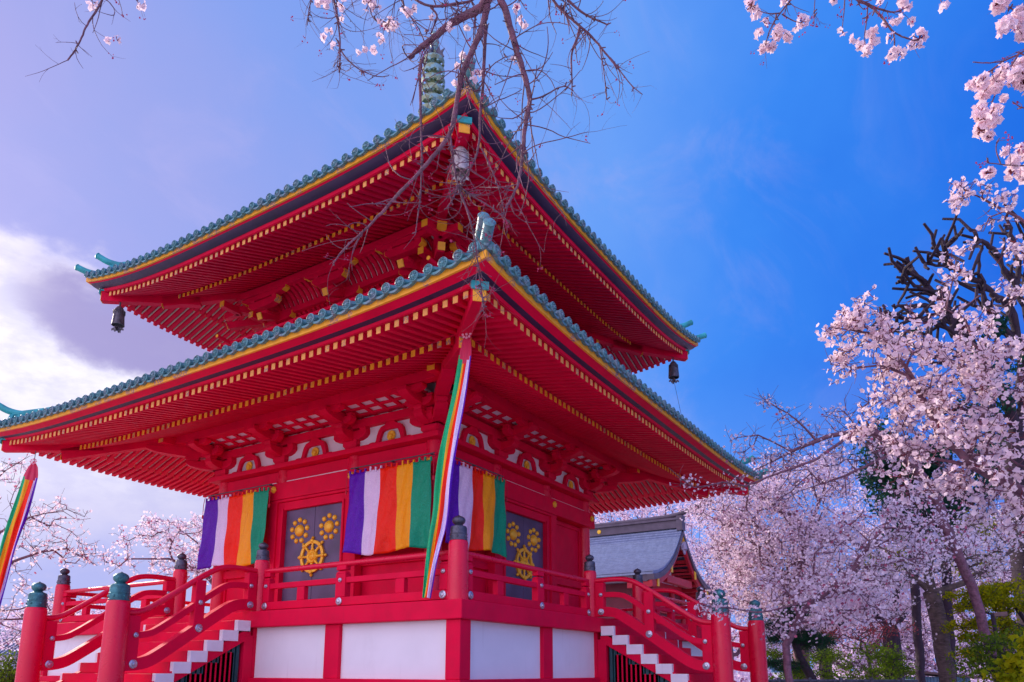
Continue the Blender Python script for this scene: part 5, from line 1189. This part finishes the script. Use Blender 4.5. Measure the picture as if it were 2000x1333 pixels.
leafy('evergreen_tree', 'dark glossy evergreen tree behind the leaning cherry limb', 'tree', [gp(1795, 17), pt(1790, 1200, 17), pt(1782, 1040, 17)], [PX((1782, 1040), (1800, 960), (1870, 960), d=17), PX((1785, 1040), (1760, 930), d=17)],
 [(1750, 920, 17, 46, 52, .8, 110), (1790, 900, 17, 40, 30, .8, 50), (1770, 975, 17, 40, 30, .8, 44), (1820, 985, 17, 50, 26, .8, 50), (1880, 965, 17, 46, 26, .8, 50), (1800, 1025, 17, 40, 26, .7, 40), (1715, 860, 17, 30, 24, .6, 16), (1960, 900, 17, 40, 40, .8, 40)], LEAFD, .16, 3, tip=.010, root=.10, spread=.16, twl=.35, clus=4, asp=.42)
leafy('maple_tree', 'fresh yellow green maple layered in flat sprays at the right edge', 'tree', [gp(2060, 12), pt(2050, 1280, 12), pt(2010, 1230, 12)], [PX((2010, 1230), (1950, 1205), (1905, 1190), d=12), PX((2010, 1240), (1960, 1225), (1925, 1190), d=12), PX((2030, 1240), (1980, 1180), (1920, 1160), d=12)],
 [(1905, 1160, 12, 34, 7, .6, 30), (1950, 1150, 12, 40, 6, .6, 34), (1925, 1176, 12, 50, 5, .5, 30), (1895, 1186, 12, 30, 5, .5, 20), (1890, 1222, 12, 34, 6, .5, 28), (1945, 1216, 12, 44, 5, .5, 30), (1975, 1190, 12, 34, 8, .5, 26), (1985, 1150, 12, 30, 14, .5, 16), (1915, 1245, 12, 34, 8, .4, 26), (1975, 1240, 12, 30, 10, .4, 24), (1890, 1275, 12, 30, 10, .4, 20), (1950, 1285, 12, 40, 12, .4, 30), (1960, 1175, 12, 40, 16, .4, 30)], LEAFY, .048, 3, tip=.004, root=.07, spread=.045, twl=.13, clus=5, asp=.7)
leafy('yellow_leaved_tree', 'small tree with yellow young leaves high behind the right hand cherries', 'tree', [gp(1850, 19), pt(1850, 1150, 19), pt(1848, 1040, 19)], [], [(1850, 985, 19, 60, 16, 1, 50), (1800, 1060, 19, 50, 20, 1, 30), (1880, 1030, 19, 50, 20, 1, 30), (1720, 1090, 19, 50, 20, 1, 24), (1900, 1100, 19, 40, 20, 1, 20)], LEAFY, .10, 2, tip=.008, root=.12, spread=.12, twl=.3, clus=5, asp=.6)
leafy('green_shrub', 'bushy green shrub beside the pole at lower right', 'shrub', [gp(1975, 10.5), pt(1972, 1300, 10.5)], [], [(1940, 1262, 10.5, 36, 10, .6, 24), (1985, 1250, 10.5, 30, 14, .5, 20), (1960, 1292, 10.5, 50, 12, .6, 34), (1915, 1308, 10.5, 30, 16, .5, 22), (1975, 1322, 10.5, 40, 16, .5, 30)], LEAFG, .065, 3, tip=.004, root=.03, spread=.09, twl=.2, clus=3, asp=.6)
leafy('broad_leaved_plant', 'bright lime leaves in the bottom right corner', 'plant', [gp(2000, 7), pt(1998, 1310, 7)], [], [(1990, 1295, 7, 20, 12, .2, 16), (1975, 1325, 7, 30, 12, .2, 20), (1998, 1262, 7, 12, 10, .15, 7)], LEAFY, .075, 2, tip=.004, root=.02, spread=.05, twl=.08, clus=3, asp=.7)
leafy('pine_tree', 'crooked garden pine with dark tufts beside the right newel post', 'pine tree', [gp(1600, 15), pt(1586, 1325, 15), pt(1560, 1280, 15), pt(1550, 1240, 15), pt(1545, 1200, 15)], [PX((1555, 1270), (1590, 1255), (1610, 1250), d=15), PX((1550, 1235), (1520, 1225), d=15)],
 [(1550, 1195, 15, 28, 12, .5, 26), (1525, 1222, 15, 26, 9, .5, 22), (1555, 1240, 15, 40, 10, .5, 34), (1595, 1255, 15, 34, 10, .5, 30), (1520, 1245, 15, 20, 8, .4, 16), (1530, 1300, 15, 36, 9, .5, 26)], PINE, .12, 3, tip=.010, root=.09, spread=.07, twl=.16, clus=14, asp=.07, step=.15)
leafy('red_maple', 'low maple with dusky red new leaves', 'tree', [gp(1700, 17), pt(1695, 1280, 17)], [], [(1650, 1240, 17, 50, 12, .8, 40), (1735, 1228, 17, 40, 10, .8, 34), (1680, 1262, 17, 50, 8, .8, 24)], LEAFR, .05, 2, tip=.006, root=.04, spread=.10, twl=.2, clus=3, asp=.5)
for u, v, d, lab in ((1740, 1318, 15, 'yellowish clipped bush beside the shed'), (1640, 1325, 16, 'green hedge bush behind the fence under the red maple'), (1540, 1326, 16, 'green hedge bush next to the right newel post'), (8, 1320, 14, 'small green bush at the bottom left corner')):
    leafy('bush', lab, 'bush', [gp(u, d), pt(u, 1325, d)], [], [(u+RNG.uniform(-40, 40)*(u > 100), v+RNG.uniform(-46, 14), d+RNG.uniform(-.6, .6), (RNG.uniform(14, 34) if u > 100 else 14), RNG.uniform(8, 18), .5, 22) for _ in range(6)], LEAFG, .06, 3, tip=.004, root=.03, spread=.09, twl=.20, clus=3, asp=.6, group='low bushes')
for u, d, r_, lab, top in ((1745, 19, .22, 'thick dark trunk of an old cherry behind the bush', (1740, 1235)), (1612, 20, .16, 'forked dark trunk behind the pine', (1605, 1265))):
    t = thing('cherry_tree', lab, 'cherry tree', tuple(gp(u, d))); a = MB(); p = smoothpath([tuple(gp(u, d)), tuple(pt(u, 1290, d)), tuple(pt(*top, d))]); a.tube(p, [r_*(1.2-.35*i/(len(p)-1)) for i in range(len(p))], 12)
    for q in ((-60, -50), (70, -70), (20, -110)): p2 = smoothpath([tuple(pt(*top, d)), tuple(pt(top[0]+q[0]*.4, top[1]+q[1]*.6, d)), tuple(pt(top[0]+q[0], top[1]+q[1], d+.5))]); a.tube(p2, [r_*(.6-.45*i/(len(p2)-1)) for i in range(len(p2))], 8)
    a.build('trunk', BARKD, t, smooth=50); V, Q = puffs(np.concatenate([blob(top[0], top[1]-70, d, 80, 40, 1.2, 2500)]), .075, 2); np_mesh('blossom', V, Q, None, [BLOSF], t)

# ---- far row of trees closing the horizon
m_ = RNG.uniform(size=(26000, 1)); uu = RNG.uniform(-500, 2700, 26000); dz = RNG.uniform(48, 62, 26000)
hh = 3.0+1.6*np.sin(uu*.011)+1.1*np.sin(uu*.031+1)
C = np.array([CC+ray(u, 1310)*d_*np.array([1, 1, 0])+np.array([0, 0, -1.6]) for u, d_ in zip(uu, dz)]); C[:, 2] = RNG.uniform(0, 1, 26000)**.8*hh*1.15
V, Q = puffs(C, .42, 2); tag(np_mesh('far_woodland', V, Q, None, [LEAFG2 if False else BLOSF]), kind='stuff')

# ---- garden furniture
d = 20.; p = pt(1848, 1312, d); t = thing('shed', 'small blue shed with a low sloping rusty roof behind the leaning trunk', 'shed', (p[0], p[1], 0)); a = MB(); T = lambda x, y, z: tuple(p*np.array([1, 1, 0])+_R*x+_F*y+np.array([0, 0, z])); a.T = T
BLUEW = mat('blue_corrugated_sheet', (.12, .24, .36), .6); RUST = mat('rusty_roof', (.16, .09, .08), .7, var=.3)
for i in range(14): a.box(-.62+i*.088, -.62+i*.088+.06, -.02, 0, 0, 1.45)
a.box(-.62, .62, 0, 1.0, 0, 1.45); a.build('wall', BLUEW, t); a = MB(T); a.hexa([(-.95, -.3, 1.56), (.95, -.3, 1.40), (.95, 1.2, 1.40), (-.95, 1.2, 1.56), (-.95, -.3, 1.62), (.95, -.3, 1.46), (.95, 1.2, 1.46), (-.95, 1.2, 1.62)]); a.build('roof', RUST, t, bevel=.01)
t = thing('fence', 'low dark garden fence rail running behind the right newel posts', 'fence', tuple(gp(1600, 14))); a = MB(); e0, e1 = gp(1490, 14), gp(1790, 14)
for z in (1.42, .9): a.cut(); a.tube([e0+np.array([0, 0, z]), e1+np.array([0, 0, z])], .025, 8)
a.build('rail', BRONZE, t); a = MB()
for i in range(5): q = e0+(e1-e0)*(i+.5)/5; a.cut(); a.tube([q, q+np.array([0, 0, 1.48])], .035, 8)
a.build('post', BRONZE, t)
q = gp(1950, 11); t = thing('pole', 'thin leaning dark pole with a short cross board at lower right', 'pole', tuple(q)); a = MB(); a.tube([q, pt(1955, 1290, 11), pt(1938, 1200, 11)], .028, 8); a.build('shaft', BARKD, t); a = MB(); a.beam(pt(1940, 1201, 11), pt(1966, 1199, 11), .05, .06); a.build('cross_board', RUST, t)
d = 44.; p = pt(8, 1310, d); t = thing('house', 'low grey roofed house at the bottom left edge', 'house', (p[0], p[1], 0)); T = lambda x, y, z: tuple(p*np.array([1, 1, 0])+_R*x+_F*y+np.array([0, 0, z])); a = MB(T)
a.box(-4, .35, 0, 5, 0, 2.5); a.build('wall', WHITE, t); a = MB(T); a.prism([(-.7, 2.45), (5.7, 2.45), (2.5, 4.0)], lambda y, z, x: (x, y, z), -4.5, .85)
for i in range(20): a.beam((-4.4+i*.27, -.72, 2.50), (-4.4+i*.27, 2.5, 4.06), .08, .05)
a.build('roof', SLATE, t); a = MB(T); a.box(-1.6, -.5, -.03, 0, .9, 2.0); a.build('window', DOOR, t)
